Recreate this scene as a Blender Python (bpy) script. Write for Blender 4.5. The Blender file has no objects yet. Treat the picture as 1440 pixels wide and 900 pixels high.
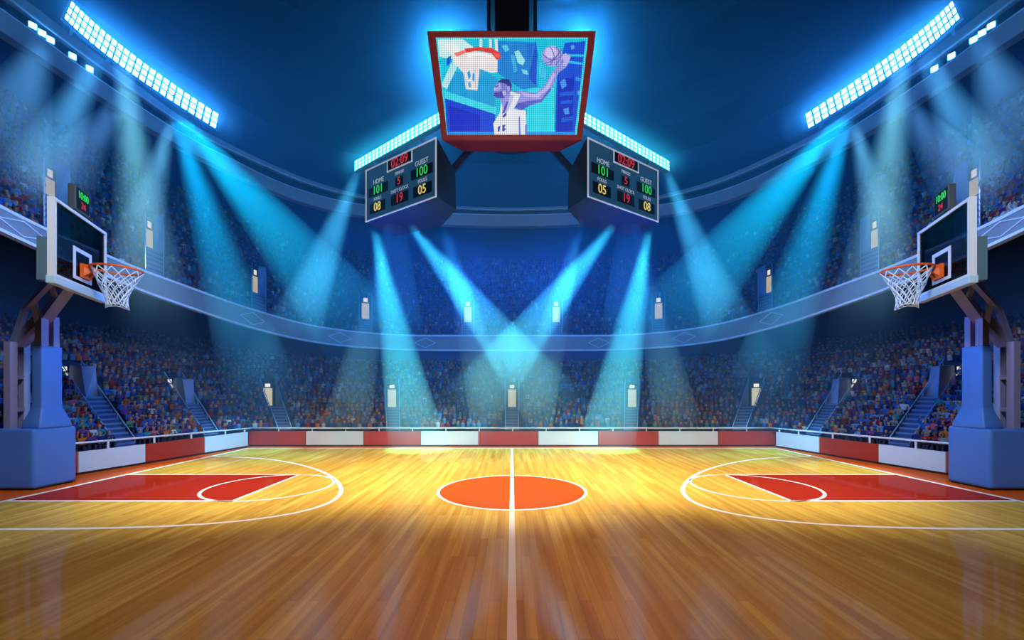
import bpy, bmesh, math, random
import numpy as np
from mathutils import Vector, Matrix

random.seed(7)
rng = np.random.default_rng(7)
C = bpy.context.scene.collection
SC = bpy.context.scene

# ------------------------------------------------------------------ camera, world, exposure, large lights
EYE = 2.42          # eye height
F = 606.0           # focal length in pixels of a 1440 wide frame
HOR = 550.0         # horizon row


def W(px, py, z):
    """point seen at pixel (px, py) at depth z"""
    return Vector(((px - 720.0) / F * z, z, EYE + (HOR - py) / F * z))


cam_d = bpy.data.cameras.new('camera')
cam_d.sensor_width = 36.0
cam_d.lens = F / 1440.0 * 36.0
cam_d.shift_y = (HOR - 450.0) / 1440.0
cam_d.clip_end = 300
cam = bpy.data.objects.new('camera', cam_d)
C.objects.link(cam)
cam.location = (0, 0, EYE)
cam.rotation_euler = (math.pi / 2, 0, 0)
SC.camera = cam

SC.view_settings.view_transform = 'Standard'
SC.view_settings.look = 'None'
SC.view_settings.gamma = 1.0
SC.view_settings.exposure = 0.0
SC.view_settings.use_curve_mapping = False
cy = SC.cycles
cy.use_denoising = True
cy.max_bounces = 4
cy.diffuse_bounces = 2
cy.glossy_bounces = 2
cy.transmission_bounces = 4
cy.volume_bounces = 0
cy.transparent_max_bounces = 64
cy.sample_clamp_indirect = 4.0
cy.sample_clamp_direct = 0.0
cy.caustics_reflective = False
cy.caustics_refractive = False

HAZE = 0.022         # thin haze hanging over the far part of the hall
world = bpy.data.worlds.new('world')
SC.world = world
world.use_nodes = True
wn = world.node_tree
wn.nodes['Background'].inputs[0].default_value = (0, 0, 0, 1)
wn.nodes['Background'].inputs[1].default_value = 0


def aim(o, target):
    d = Vector(target) - o.location
    o.rotation_euler = d.to_track_quat('-Z', 'Y').to_euler()


def lamp(kind, name, loc, target, energy, color, **kw):
    d = bpy.data.lights.new(name, kind)
    d.energy = energy
    d.color = color
    for k, v in kw.items():
        setattr(d, k, v)
    o = bpy.data.objects.new(name, d)
    C.objects.link(o)
    o.location = loc
    aim(o, target)
    return o


def area(name, loc, target, energy, color, sx, sy):
    return lamp('AREA', name, loc, target, energy, color, shape='RECTANGLE', size=sx, size_y=sy)


# warm court light over mid court, its pool fading towards the camera
for lx, tx, e in ((-4, -6.2, 16000), (0, 0, 19000), (4, 6.2, 16000)):
    lamp('SPOT', 'court_light', (lx, 4.0, 11.5), (tx, 13.4, 0), e, (1.0, 0.90, 0.72), spot_size=math.radians(50), spot_blend=1.0, shadow_soft_size=0.6)
# added amber fill lamp, unseen, that browns the near half of the court
lamp('SPOT', 'near_court_fill', (0, 5.0, 13.0), (0, 9.6, 0), 3900, (1.0, 0.43, 0.12), spot_size=math.radians(93), spot_blend=1.0, shadow_soft_size=1.0)
# blue ambient fill of the hall
# added lamps without fixtures, low in mid hall, that tint the stands blue
for tx, ty, tz, e in ((-19, 17, 9, 5000), (19, 17, 9, 5000), (-9, 31, 8.5, 5000), (9, 31, 8.5, 5000)):
    lamp('SPOT', 'blue_stand_fill', (tx * .04, 13.5, 6.4), (tx, ty, tz - 2), e, (0.03, 0.19, 1.0), spot_size=math.radians(82), spot_blend=1.0, shadow_soft_size=1.0)
# added cool fill lamps, one to brighten each hoop stand and its boards
for s in (-1, 1):
    lamp('SPOT', 'hoop_fill', (s * 1.5, 3.0, 11.0), (s * 11.5, 10.6, 3.0), 5200, (0.78, 0.88, 1.0), spot_size=math.radians(62), spot_blend=0.9, shadow_soft_size=0.6)

lamp('SPOT', 'screen_fill', (0, 1.0, 6.0), (0, 12.6, 11.2), 1500, (1.0, 0.9, 0.9), spot_size=math.radians(38), spot_blend=0.8, shadow_soft_size=0.5)  # added fill lamp that brightens the red screen frame, no fixture

# ------------------------------------------------------------------ materials
MATS = {}


def mat(name, col, rough=0.55, metal=0.0, emit=None, strength=0.0, spec=0.3):
    if name in MATS:
        return MATS[name]
    m = bpy.data.materials.new(name)
    m.use_nodes = True
    b = m.node_tree.nodes['Principled BSDF']
    b.inputs['Base Color'].default_value = (*col, 1)
    b.inputs['Roughness'].default_value = rough
    b.inputs['Metallic'].default_value = metal
    b.inputs['Specular IOR Level'].default_value = spec
    if emit:
        b.inputs['Emission Color'].default_value = (*emit, 1)
        b.inputs['Emission Strength'].default_value = strength
    MATS[name] = m
    return m


def noisy(name, col, amount=0.15, scale=6.0, rough=0.6, spec=0.3, bump=0.0):
    """base colour with a slight procedural mottling"""
    m = mat(name, col, rough, spec=spec)
    nt = m.node_tree
    b = nt.nodes['Principled BSDF']
    tc = nt.nodes.new('ShaderNodeTexCoord')
    n = nt.nodes.new('ShaderNodeTexNoise')
    n.inputs['Scale'].default_value = scale
    n.inputs['Detail'].default_value = 4
    nt.links.new(tc.outputs['Object'], n.inputs['Vector'])
    r = nt.nodes.new('ShaderNodeValToRGB')
    r.color_ramp.elements[0].position = 0.3
    r.color_ramp.elements[1].position = 0.7
    r.color_ramp.elements[0].color = (*[c * (1 - amount) for c in col], 1)
    r.color_ramp.elements[1].color = (*[min(1, c * (1 + amount)) for c in col], 1)
    nt.links.new(n.outputs['Fac'], r.inputs['Fac'])
    nt.links.new(r.outputs['Color'], b.inputs['Base Color'])
    return m


def glossy_mix(m, color_socket, fac=0.10, rough=0.07):
    nt = m.node_tree
    for n in list(nt.nodes):
        if n.type == 'BSDF_PRINCIPLED':
            nt.nodes.remove(n)
    out = [n for n in nt.nodes if n.type == 'OUTPUT_MATERIAL'][0]
    d = nt.nodes.new('ShaderNodeBsdfDiffuse')
    g = nt.nodes.new('ShaderNodeBsdfGlossy')
    g.inputs['Roughness'].default_value = rough
    g.inputs['Color'].default_value = (1, 1, 1, 1)
    mx = nt.nodes.new('ShaderNodeMixShader')
    mx.inputs['Fac'].default_value = fac
    if hasattr(color_socket, 'links'):
        nt.links.new(color_socket, d.inputs['Color'])
    else:
        d.inputs['Color'].default_value = (*color_socket, 1)
    nt.links.new(d.outputs[0], mx.inputs[1])
    nt.links.new(g.outputs[0], mx.inputs[2])
    nt.links.new(mx.outputs[0], out.inputs['Surface'])
    return m


def wood_material():
    m = bpy.data.materials.new('maple_planks')
    m.use_nodes = True
    nt = m.node_tree
    tc = nt.nodes.new('ShaderNodeTexCoord')
    mp = nt.nodes.new('ShaderNodeMapping')
    mp.inputs['Rotation'].default_value = (0, 0, math.pi / 2)
    nt.links.new(tc.outputs['Object'], mp.inputs['Vector'])
    bk = nt.nodes.new('ShaderNodeTexBrick')
    bk.inputs['Scale'].default_value = 1.0
    bk.inputs['Brick Width'].default_value = 2.1
    bk.inputs['Row Height'].default_value = 0.13
    bk.inputs['Mortar Size'].default_value = 0.003
    bk.inputs['Mortar Smooth'].default_value = 0.3
    bk.inputs['Color1'].default_value = (0.53, 0.31, 0.048, 1)
    bk.inputs['Color2'].default_value = (0.66, 0.45, 0.085, 1)
    bk.inputs['Mortar'].default_value = (0.42, 0.25, 0.035, 1)
    bk.offset = 0.37
    nt.links.new(mp.outputs[0], bk.inputs['Vector'])
    mp2 = nt.nodes.new('ShaderNodeMapping')
    mp2.inputs['Scale'].default_value = (9.0, 0.35, 1)
    nt.links.new(tc.outputs['Object'], mp2.inputs['Vector'])
    nz = nt.nodes.new('ShaderNodeTexNoise')
    nz.inputs['Scale'].default_value = 1.0
    nz.inputs['Detail'].default_value = 5
    nt.links.new(mp2.outputs[0], nz.inputs['Vector'])
    rp = nt.nodes.new('ShaderNodeValToRGB')
    rp.color_ramp.elements[0].position = 0.3
    rp.color_ramp.elements[1].position = 0.72
    rp.color_ramp.elements[0].color = (0.74, 0.68, 0.6, 1)
    rp.color_ramp.elements[1].color = (1.12, 1.12, 1.15, 1)
    nt.links.new(nz.outputs['Fac'], rp.inputs['Fac'])
    mu = nt.nodes.new('ShaderNodeMix')
    mu.data_type = 'RGBA'
    mu.blend_type = 'MULTIPLY'
    mu.inputs[0].default_value = 1.0
    nt.links.new(bk.outputs['Color'], mu.inputs[6])
    nt.links.new(rp.outputs['Color'], mu.inputs[7])
    glossy_mix(m, mu.outputs[2], 0.075, 0.05)
    return m


def paint(name, col, fac=0.075):
    m = bpy.data.materials.new(name)
    m.use_nodes = True
    return glossy_mix(m, col, fac, 0.06)


M_WOOD = wood_material()
M_APRON = paint('orange_court_paint', (0.62, 0.095, 0.012))
M_KEY = paint('red_court_paint', (0.30, 0.020, 0.008))
M_CIRCLE = paint('circle_court_paint', (0.42, 0.075, 0.010))
M_LINE = paint('white_court_line', (0.86, 0.80, 0.72))
M_TERRACE = noisy('navy_concrete', (0.035, 0.05, 0.12), 0.2, 3.0, 0.8)
M_WALL = noisy('dark_blue_wall', (0.025, 0.06, 0.20), 0.15, 0.6, 0.9, 0.1)
M_CEIL = noisy('black_blue_ceiling', (0.004, 0.005, 0.010), 0.2, 0.4, 0.95, 0.05)
M_FASCIA = noisy('blue_grey_fascia', (0.24, 0.27, 0.34), 0.06, 1.0, 0.5)
M_FASCIA_LINE = mat('pale_fascia_trim', (0.75, 0.80, 0.95), 0.4)
M_RING = noisy('violet_grey_band', (0.40, 0.36, 0.46), 0.06, 1.0, 0.5)
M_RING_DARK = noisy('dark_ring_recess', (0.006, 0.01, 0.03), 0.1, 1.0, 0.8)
M_BOARD_W = mat('white_board', (0.50, 0.60, 0.72), 0.45)
M_BOARD_R = mat('red_board', (0.34, 0.030, 0.016), 0.45)
M_KICK = mat('dark_kick', (0.03, 0.012, 0.008), 0.7)
M_RAIL = mat('pale_rail', (0.60, 0.68, 0.78), 0.35)
M_STAIR = noisy('blue_stair', (0.035, 0.07, 0.19), 0.1, 3.0, 0.7)
M_STAIR_WALL = noisy('blue_stair_wall', (0.16, 0.24, 0.48), 0.08, 3.0, 0.6)
M_STEP_LIT = mat('painted_tread_light', (0.10, 0.18, 0.38), 0.6)  # pale strips painted on the steps in place of lit treads
M_STAIR_RAIL = mat('stair_rail_blue', (0.22, 0.38, 0.62), 0.35)
M_PORTAL = mat('dark_portal', (0.015, 0.02, 0.035), 0.8)
M_DOOR_LIT = mat('lit_corridor', (0.6, 0.55, 0.35), 0.6, emit=(0.95, 0.88, 0.55), strength=0.5)
M_SIGN_LIT = mat('lit_door_sign', (0.8, 0.8, 0.7), 0.6, emit=(1.0, 0.95, 0.75), strength=0.85)
M_PAD = mat('blue_vinyl_pad', (0.065, 0.185, 0.60), 0.42)
M_METAL = mat('violet_grey_steel', (0.19, 0.21, 0.40), 0.42, 0.3)
M_METAL_L = mat('pale_violet_steel', (0.34, 0.33, 0.55), 0.35, 0.3)
M_FRAME = mat('white_board_frame', (0.80, 0.80, 0.86), 0.35)
M_PADDING = mat('pale_blue_padding', (0.50, 0.66, 0.80), 0.45)
M_MOUNT = mat('slate_mount', (0.10, 0.17, 0.22), 0.5)
M_ORANGE = mat('orange_rim', (0.85, 0.13, 0.012), 0.4)
M_NET = mat('white_net_cord', (0.72, 0.86, 0.95), 0.6)
M_CLOCKBOX = mat('grey_clock_case', (0.07, 0.08, 0.09), 0.5)
M_BLACK = mat('black_display', (0.004, 0.004, 0.006), 0.5)
M_GREEN = mat('green_digits', (0, 0.1, 0), 0.5, emit=(0.04, 0.75, 0.14), strength=0.75)
M_RED = mat('red_digits', (0.1, 0, 0), 0.5, emit=(0.85, 0.05, 0.08), strength=0.6)
M_YELLOW = mat('yellow_digits', (0.1, 0.1, 0), 0.5, emit=(0.9, 0.72, 0.18), strength=0.8)
M_LETTER = mat('white_lettering', (0.65, 0.72, 0.8), 0.5, emit=(0.6, 0.75, 0.9), strength=0.35)
M_SBFACE = mat('scoreboard_blue_face', (0.030, 0.085, 0.16), 0.5, emit=(0.03, 0.16, 0.34), strength=0.25)
M_SBSIDE = mat('scoreboard_navy_side', (0.015, 0.04, 0.09), 0.5)
M_SBEDGE = mat('scoreboard_white_edge', (0.75, 0.82, 0.9), 0.4, emit=(0.6, 0.75, 0.95), strength=0.35)
M_HUB = mat('navy_hub', (0.012, 0.03, 0.09), 0.6)
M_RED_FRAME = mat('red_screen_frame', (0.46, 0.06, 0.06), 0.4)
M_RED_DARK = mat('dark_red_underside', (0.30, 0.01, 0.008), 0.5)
M_COLUMN = mat('black_navy_column', (0.004, 0.006, 0.012), 0.6)
M_LAMP = mat('floodlight_lens', (0.5, 0.8, 1.0), 0.5, emit=(0.04, 0.32, 1.0), strength=120.0)
M_LAMP_C = mat('floodlight_lens_teal', (0.5, 0.8, 1.0), 0.5, emit=(0.04, 0.75, 0.95), strength=26.0)
M_LAMP_S = mat('small_lamp_lens', (0.5, 0.8, 1.0), 0.5, emit=(0.06, 0.4, 1.0), strength=50.0)
M_LAMP_B = mat('hub_lamp_lens', (0.5, 0.8, 1.0), 0.5, emit=(0.04, 0.42, 1.0), strength=680.0)
M_LAMP_FRAME = mat('lamp_housing', (0.10, 0.18, 0.26), 0.5)


def glass_material():
    m = bpy.data.materials.new('smoked_glass')
    m.use_nodes = True
    nt = m.node_tree
    nt.nodes.remove(nt.nodes['Principled BSDF'])
    out = nt.nodes['Material Output']
    t = nt.nodes.new('ShaderNodeBsdfTransparent')
    t.inputs['Color'].default_value = (0.22, 0.24, 0.30, 1)
    g = nt.nodes.new('ShaderNodeBsdfGlossy')
    g.inputs['Roughness'].default_value = 0.05
    mx = nt.nodes.new('ShaderNodeMixShader')
    mx.inputs['Fac'].default_value = 0.05
    nt.links.new(t.outputs[0], mx.inputs[1])
    nt.links.new(g.outputs[0], mx.inputs[2])
    nt.links.new(mx.outputs[0], out.inputs['Surface'])
    return m


M_GLASS = glass_material()


# ------------------------------------------------------------------ mesh helpers
class MB:
    def __init__(self):
        self.v, self.f, self.mi, self.m = [], [], [], []

    def _m(self, material):
        if material not in self.m:
            self.m.append(material)
        return self.m.index(material)

    def poly(self, pts, material):
        i = len(self.v)
        self.v += [tuple(p) for p in pts]
        self.f.append(tuple(range(i, i + len(pts))))
        self.mi.append(self._m(material))

    def hexa(self, p, material):
        """8 corners: bottom 0-3 (loop), top 4-7"""
        i = len(self.v)
        self.v += [tuple(q) for q in p]
        k = self._m(material)
        for f in ((3, 2, 1, 0), (4, 5, 6, 7), (0, 1, 5, 4), (1, 2, 6, 5), (2, 3, 7, 6), (3, 0, 4, 7)):
            self.f.append(tuple(i + a for a in f))
            self.mi.append(k)

    def box(self, a, b, material):
        (x0, y0, z0), (x1, y1, z1) = a, b
        self.hexa([(x0, y0, z0), (x1, y0, z0), (x1, y1, z0), (x0, y1, z0), (x0, y0, z1), (x1, y0, z1), (x1, y1, z1), (x0, y1, z1)], material)

    def bar(self, p0, p1, w, h, material, up=(0, 0, 1)):
        p0, p1 = Vector(p0), Vector(p1)
        d = (p1 - p0).normalized()
        u = Vector(up)
        s = d.cross(u)
        if s.length < 1e-4:
            s = d.cross(Vector((0, 1, 0)))
        s.normalize()
        t = s.cross(d).normalized()
        s, t = s * w / 2, t * h / 2
        self.hexa([p0 - s - t, p0 + s - t, p0 + s + t, p0 - s + t, p1 - s - t, p1 + s - t, p1 + s + t, p1 - s + t], material)

    def tube(self, pts, r, material, n=8, closed=False, rads=None):
        pts = [Vector(p) for p in pts]
        i0 = len(self.v)
        k = self._m(material)
        N = len(pts)
        ref = None
        for j, p in enumerate(pts):
            a = pts[j - 1] if (j > 0 or closed) else p
            b = pts[(j + 1) % N] if (j < N - 1 or closed) else p
            d = (b - a).normalized()
            if ref is None:
                ref = d.orthogonal().normalized()
            ref = (ref - d * ref.dot(d))
            if ref.length < 1e-6:
                ref = d.orthogonal()
            ref.normalize()
            q = d.cross(ref)
            rr = rads[j] if rads else r
            for s in range(n):
                an = 2 * math.pi * s / n
                self.v.append(tuple(p + (ref * math.cos(an) + q * math.sin(an)) * rr))
        for j in range(N if closed else N - 1):
            a, b = i0 + j * n, i0 + ((j + 1) % N) * n
            for s in range(n):
                self.f.append((a + s, a + (s + 1) % n, b + (s + 1) % n, b + s))
                self.mi.append(k)
        if not closed:
            self.f.append(tuple(i0 + s for s in reversed(range(n))))
            self.mi.append(k)
            e = i0 + (N - 1) * n
            self.f.append(tuple(e + s for s in range(n)))
            self.mi.append(k)

    def strip(self, A, B, material):
        """quads between two polylines"""
        i = len(self.v)
        n = len(A)
        self.v += [tuple(p) for p in A] + [tuple(p) for p in B]
        k = self._m(material)
        for j in range(n - 1):
            self.f.append((i + j, i + j + 1, i + n + j + 1, i + n + j))
            self.mi.append(k)

    def build(self, name, parent=None, smooth=False, bevel=0.0, recalc=True, seg=2, weld=False):
        me = bpy.data.meshes.new(name)
        off = Vector((0, 0, 0))
        if parent is not None and parent.get('_o') is not None:
            off = Vector(parent['_o'])
        me.from_pydata([tuple(Vector(p) - off) for p in self.v], [], self.f)
        for m in self.m:
            me.materials.append(m)
        me.polygons.foreach_set('material_index', self.mi)
        if smooth:
            me.polygons.foreach_set('use_smooth', [True] * len(self.f))
        if recalc or bevel:
            bm = bmesh.new()
            bm.from_mesh(me)
            if weld:
                bmesh.ops.remove_doubles(bm, verts=bm.verts, dist=1e-5)
            if bevel:
                bmesh.ops.remove_doubles(bm, verts=bm.verts, dist=1e-5)
                bmesh.ops.bevel(bm, geom=list(bm.edges), offset=bevel, segments=seg, affect='EDGES', profile=0.6, clamp_overlap=True)
            if recalc:
                bmesh.ops.recalc_face_normals(bm, faces=bm.faces)
            bm.to_mesh(me)
            bm.free()
        me.update()
        o = bpy.data.objects.new(name, me)
        C.objects.link(o)
        if parent is not None:
            o.parent = parent
            o['_o'] = tuple(off)
        return o


def thing(name, label, cat, loc, group=None):
    o = bpy.data.objects.new(name, None)
    C.objects.link(o)
    o.location = loc
    o.empty_display_size = 0.2
    o['_o'] = tuple(loc)
    o['label'] = label
    o['category'] = cat
    if group:
        o['group'] = group
    return o


def tag(o, label, cat, group=None, kind=None):
    o['label'] = label
    o['category'] = cat
    if group:
        o['group'] = group
    if kind:
        o['kind'] = kind
    return o


def structure(o, label=None):
    o['kind'] = 'structure'
    if label:
        o['label'] = label
    return o


def text(name, body, origin, ux, uz, size, material, parent, align='CENTER', depth=0.01, condense=1.0):
    """flat lettering: origin = middle of the word, ux / uz = reading and up directions"""
    cu = bpy.data.curves.new(name, 'FONT')
    cu.body = body
    cu.size = size
    cu.align_x = align
    cu.align_y = 'CENTER'
    cu.extrude = depth / 2
    tmp = bpy.data.objects.new(name + '_source', cu)
    C.objects.link(tmp)
    dg = bpy.context.evaluated_depsgraph_get()
    me = bpy.data.meshes.new_from_object(tmp.evaluated_get(dg))
    bpy.data.objects.remove(tmp)
    bpy.data.curves.remove(cu)
    ux, uz = Vector(ux).normalized(), Vector(uz).normalized()
    n = ux.cross(uz).normalized()
    off = Vector(parent['_o'])
    mx = Matrix((ux, uz, n)).transposed().to_4x4()
    mx.translation = Vector(origin) - off
    me.transform(mx @ Matrix.Diagonal((condense, 1, 1, 1)))
    me.materials.clear()
    me.materials.append(material)
    o = bpy.data.objects.new(name, me)
    C.objects.link(o)
    o.parent = parent
    o['_o'] = tuple(off)
    return o


def resample(pts, n):
    pts = np.array(pts, float)
    d = np.r_[0, np.cumsum(np.linalg.norm(np.diff(pts[:, :2], axis=0), axis=1))]
    s = np.linspace(0, d[-1], n)
    return np.stack([np.interp(s, d, pts[:, k]) for k in range(pts.shape[1])], 1), s


def smooth_curve(pts, n=200, rounds=3):
    """Chaikin smoothing then even resampling"""
    p = np.array(pts, float)
    for _ in range(rounds):
        q = np.empty((2 * len(p) - 2 + 2, p.shape[1]))
        q[0], q[-1] = p[0], p[-1]
        q[1:-1:2] = 0.75 * p[:-1] + 0.25 * p[1:]
        q[2:-1:2] = (0.25 * p[:-1] + 0.75 * p[1:])[:len(q[2:-1:2])]
        p = q
    return resample(p, n)


def mirrored(left):
    """left half from near to the middle -> whole curve; column 0 is x"""
    left = [list(p) for p in left]
    right = [[-p[0]] + p[1:] for p in reversed(left) if abs(p[0]) > 1e-6]
    return left + right


# ------------------------------------------------------------------ floor
XB, YN, YF = 11.15, 0.6, 18.25     # baselines, near edge, far sideline
BOARD_L = [(-14.0, 4.0), (-13.3, 8.0), (-12.5, 12.4), (-11.9, 15.6), (-11.35, 18.85)]
fl = MB()
fl.poly([(-XB, YN, 0), (XB, YN, 0), (XB, YF, 0), (-XB, YF, 0)], M_WOOD)
fl.poly([(-XB, YF, 0), (XB, YF, 0), (XB, 19.6, 0), (-XB, 19.6, 0)], M_APRON)
for s in (-1, 1):
    fl.poly([(s * XB, YN, 0), (s * 16, YN, 0), (s * 16, 19.6, 0), (s * XB, 19.6, 0)], M_APRON)
structure(fl.build('floor'), 'honey wood plank basketball court with an orange paint border')


def flat(name, polys, material, z):
    m = MB()
    for p in polys:
        m.poly([(x, y, z) for x, y in p], material)
    o = m.build(name)
    for p in o.data.polygons:
        if p.normal.z < 0:
            p.flip()
    return structure(o)


def ribbon(pts, w, closed=False):
    pts = [Vector((x, y)) for x, y in pts]
    N = len(pts)
    L, R = [], []
    for i, p in enumerate(pts):
        a = pts[i - 1] if (i or closed) else p
        b = pts[(i + 1) % N] if (i < N - 1 or closed) else p
        d = (b - a).normalized()
        n = Vector((-d.y, d.x)) * w / 2
        L.append(p + n)
        R.append(p - n)
    out = []
    for i in range(N if closed else N - 1):
        j = (i + 1) % N
        out.append([tuple(L[i]), tuple(L[j]), tuple(R[j]), tuple(R[i])])
    return out


KY0, KY1, FTX = 9.53, 12.44, 6.15
keys, lines = [], []
for s in (-1, 1):
    keys.append([(s * XB, KY0), (s * FTX, KY0), (s * FTX, KY1), (s * XB, KY1)])
    lines += ribbon([(s * XB, KY0 - .05), (s * FTX, KY0 - .05)], .11)
    lines += ribbon([(s * XB, KY1 + .05), (s * (FTX + .0), KY1 + .05)], .07)
    lines += ribbon([(s * FTX, KY0 - .09), (s * FTX, KY1 + .08)], .08)
    lines += ribbon([(s * (6.12 + 1.47 * math.cos(a)), 10.95 + 1.5 * math.sin(a)) for a in np.linspace(0, 2 * math.pi, 73)[:-1]], .075, True)
    arc = [(-XB, 15.99), (-9.8, 15.72), (-8.4, 15.22), (-6.69, 13.98), (-5.23, 12.44), (-4.15, 10.64), (-3.88, 9.41), (-4.22, 8.53), (-5.1, 7.94), (-6.5, 7.62), (-8.9, 7.52), (-XB, 7.52)]
    sm, _ = smooth_curve(arc, 90)
    lines += ribbon([(-s * x, y) for x, y in sm], .10)
    lines += ribbon([(s * XB, YN), (s * XB, YF)], .13)
lines += ribbon([(-XB - .06, YF), (XB + .06, YF)], .13)
circ = [(1.78 * math.cos(a), 10.54 + 1.78 * math.sin(a)) for a in np.linspace(0, 2 * math.pi, 97)[:-1]]
lines_c = ribbon([(0, YN), (0, YF)], .10) + ribbon(circ, .075, True)
flat('floor_key_paint', keys, M_KEY, .003)
flat('floor_circle_paint', [circ], M_CIRCLE, .003)
flat('floor_line_markings', lines + lines_c, M_LINE, .006)

# ------------------------------------------------------------------ bowl curves
# lower stand: front line x, y, outward angle (deg, from +Y towards the left)
LOW = [(-14.25, 4.0, 78), (-13.55, 8.0, 72), (-12.75, 12.4, 61), (-12.3, 14.5, 58), (-11.95, 16.7, 54), (-11.6, 18.6, 46), (-11.2, 19.1, 42), (-10.0, 19.12, 38), (-7.8, 19.12, 27), (-5.2, 19.12, 16), (-2.6, 19.12, 8), (0, 19.12, 0)]
lowp = np.array(LOW + [(-x, y, -a) for x, y, a in reversed(LOW[:-1])], float)
lowp, lowS = resample(lowp, 500)
# upper stand: fascia x, y, bottom height, top height above the eye
UPP = [(-14.0, 7.0, 5.6, 6.35), (-14.26, 12.0, 4.42, 5.02), (-14.1, 16.3, 3.84, 4.60), (-13.9, 17.5, 3.68, 4.50), (-12.8, 21.0, 3.08, 3.98), (-10.9, 24.5, 2.67, 3.56), (-6.9, 26.1, 2.50, 3.36), (-3.5, 26.1, 2.47, 3.36), (0, 26.1, 2.47, 3.36)]
uppp, uppS = smooth_curve(mirrored(UPP), 500, 3)
uppp = np.c_[uppp, np.degrees(np.arctan2(-uppp[:, 0], uppp[:, 1])) * 1.0]

LOW_H0, LOW_SL, UP_SL = 0.62, 0.50, 0.85
ROW = 0.36


def low_d_max(s):
    x = abs(np.interp(s, lowS, lowp[:, 0]))
    return np.interp(x, [0, 6, 10.5, 12], [7.0, 7.0, 8.0, 9.5])


class Tier:
    def __init__(self, P, S, slope, kind):
        self.P, self.S, self.slope, self.kind = P, S, slope, kind

    def front(self, s):
        x = np.interp(s, self.S, self.P[:, 0])
        y = np.interp(s, self.S, self.P[:, 1])
        if self.kind == 'low':
            return x, y, LOW_H0 + 0 * x, np.radians(np.interp(s, self.S, self.P[:, 2]))
        return x, y, EYE + np.interp(s, self.S, self.P[:, 3]) - 0.22, np.radians(np.interp(s, self.S, self.P[:, 4]))

    def at(self, s, d, dz=0.0):
        x, y, h, a = self.front(s)
        return np.array([x - np.sin(a) * d, y + np.cos(a) * d, h + self.slope * d + dz])

    def flatpt(self, s, d, z):
        p = self.at(s, d)
        p[2] = z
        return p

    def s_at_px(self, px):
        """arc length where the front edge is seen at column px"""
        c = 720 + F * self.P[:, 0] / self.P[:, 1]
        return float(np.interp(px, c, self.S))


low = Tier(lowp, lowS, LOW_SL, 'low')
upp = Tier(uppp, uppS, UP_SL, 'up')
UP_D = 9.0

# aisles: (column of the stair foot, width, floor start, back wall)
LOW_A = [(176, .62, 3.2, 5.4), (297, .60, 2.5, 4.6), (400, .60, 2.1, 4.3), (553, .58, 1.9, 4.2), (720, .58, 1.9, 4.2)]
LOW_A += [(1440 - p, w, a, b) for p, w, a, b in reversed(LOW_A[:-1])]
UP_A = [(80, .72, 2.2, 4.2), (217, .72, 1.9, 4.0), (364, .70, 1.6, 3.6), (514, .70, 1.45, 3.5), (658, .72, 1.45, 3.5)]
UP_A += [(1440 - p, w, a, b) for p, w, a, b in reversed(UP_A)]
ORD = ['leftmost', 'second', 'third', 'fourth', 'fifth', 'sixth', 'seventh', 'eighth', 'ninth', 'rightmost']


def aisles(tier, A):
    out = []
    for p, w, a, b in A:
        s = tier.s_at_px(p)
        out.append((s - w / 2, s + w / 2, a, b))
    return out


low_ai, up_ai = aisles(low, LOW_A), aisles(upp, UP_A)


def terrace(tier, ai, d_max_fn, name, label):
    """stepped rows, left open where the stairways run"""
    m = MB()
    S0, S1 = tier.S[0], tier.S[-1]
    cuts = sorted(set([S0, S1] + [v for a in ai for v in a[:2]]))
    grid = []
    for a, b in zip(cuts[:-1], cuts[1:]):
        n = max(1, int((b - a) / 0.8))
        grid += list(np.linspace(a, b, n + 1)[:-1])
    grid.append(S1)
    rows = 28
    for k in range(rows):
        d0, d1 = k * ROW, (k + 1) * ROW
        for a, b in zip(grid[:-1], grid[1:]):
            mid = (a + b) / 2
            if d0 > d_max_fn(mid):
                continue
            if any(q[0] < mid < q[1] and d0 < q[3] - 0.05 for q in ai):
                continue
            z0, z1 = tier.slope * d0, tier.slope * d1
            A0, B0 = tier.at(a, d0), tier.at(b, d0)
            A1, B1 = tier.at(a, d1), tier.at(b, d1)
            ra, rb = A1.copy(), B1.copy()
            ra[2], rb[2] = A0[2], B0[2]
            m.poly([A0, B0, rb, ra], M_TERRACE)
            m.poly([ra, rb, B1, A1], M_TERRACE)
    o = m.build(name, recalc=False)
    return structure(o, label)


terrace(low, low_ai, low_d_max, 'lower_stand_terrace', 'navy stepped terrace of the lower stand')
terrace(upp, up_ai, lambda s: UP_D, 'upper_stand_terrace', 'navy stepped terrace of the upper stand')

# walls behind the stands, soffit of the upper stand, upper walls and dome
sg = np.linspace(0, 1, 160)
bw = MB()
top, bot = [], []
for t in sg:
    s = lowS[0] + t * (lowS[-1] - lowS[0])
    d = low_d_max(s) + 0.3
    p = low.at(s, d)
    bot.append(p)
    q = p.copy()
    us = upp.s_at_px(720 + F * p[0] / p[1])
    ux_, uy_ = np.interp(us, uppS, uppp[:, 0]), np.interp(us, uppS, uppp[:, 1])
    q[2] = max(p[2] + .1, EYE + np.interp(us, uppS, uppp[:, 2]) + .02 + .267 * max(0, math.hypot(p[0], p[1]) - math.hypot(ux_, uy_)))
    top.append(q)
bw.strip(bot, top, M_WALL)
structure(bw.build('wall_lower_back', recalc=False), 'dark wall behind the lower stand')
sf = MB()
a_, b_ = [], []
for t in sg:
    s = uppS[0] + t * (uppS[-1] - uppS[0])
    p = upp.at(s, 0.0)
    p[2] = EYE + np.interp(s, uppS, uppp[:, 2]) + .02
    q = upp.at(s, 9.0)
    q[2] = p[2] + 2.4
    a_.append(p)
    b_.append(q)
sf.strip(a_, b_, M_WALL)
structure(sf.build('soffit_upper_stand', recalc=False), 'dark underside of the upper stand')
uw = MB()
rings = []
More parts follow.
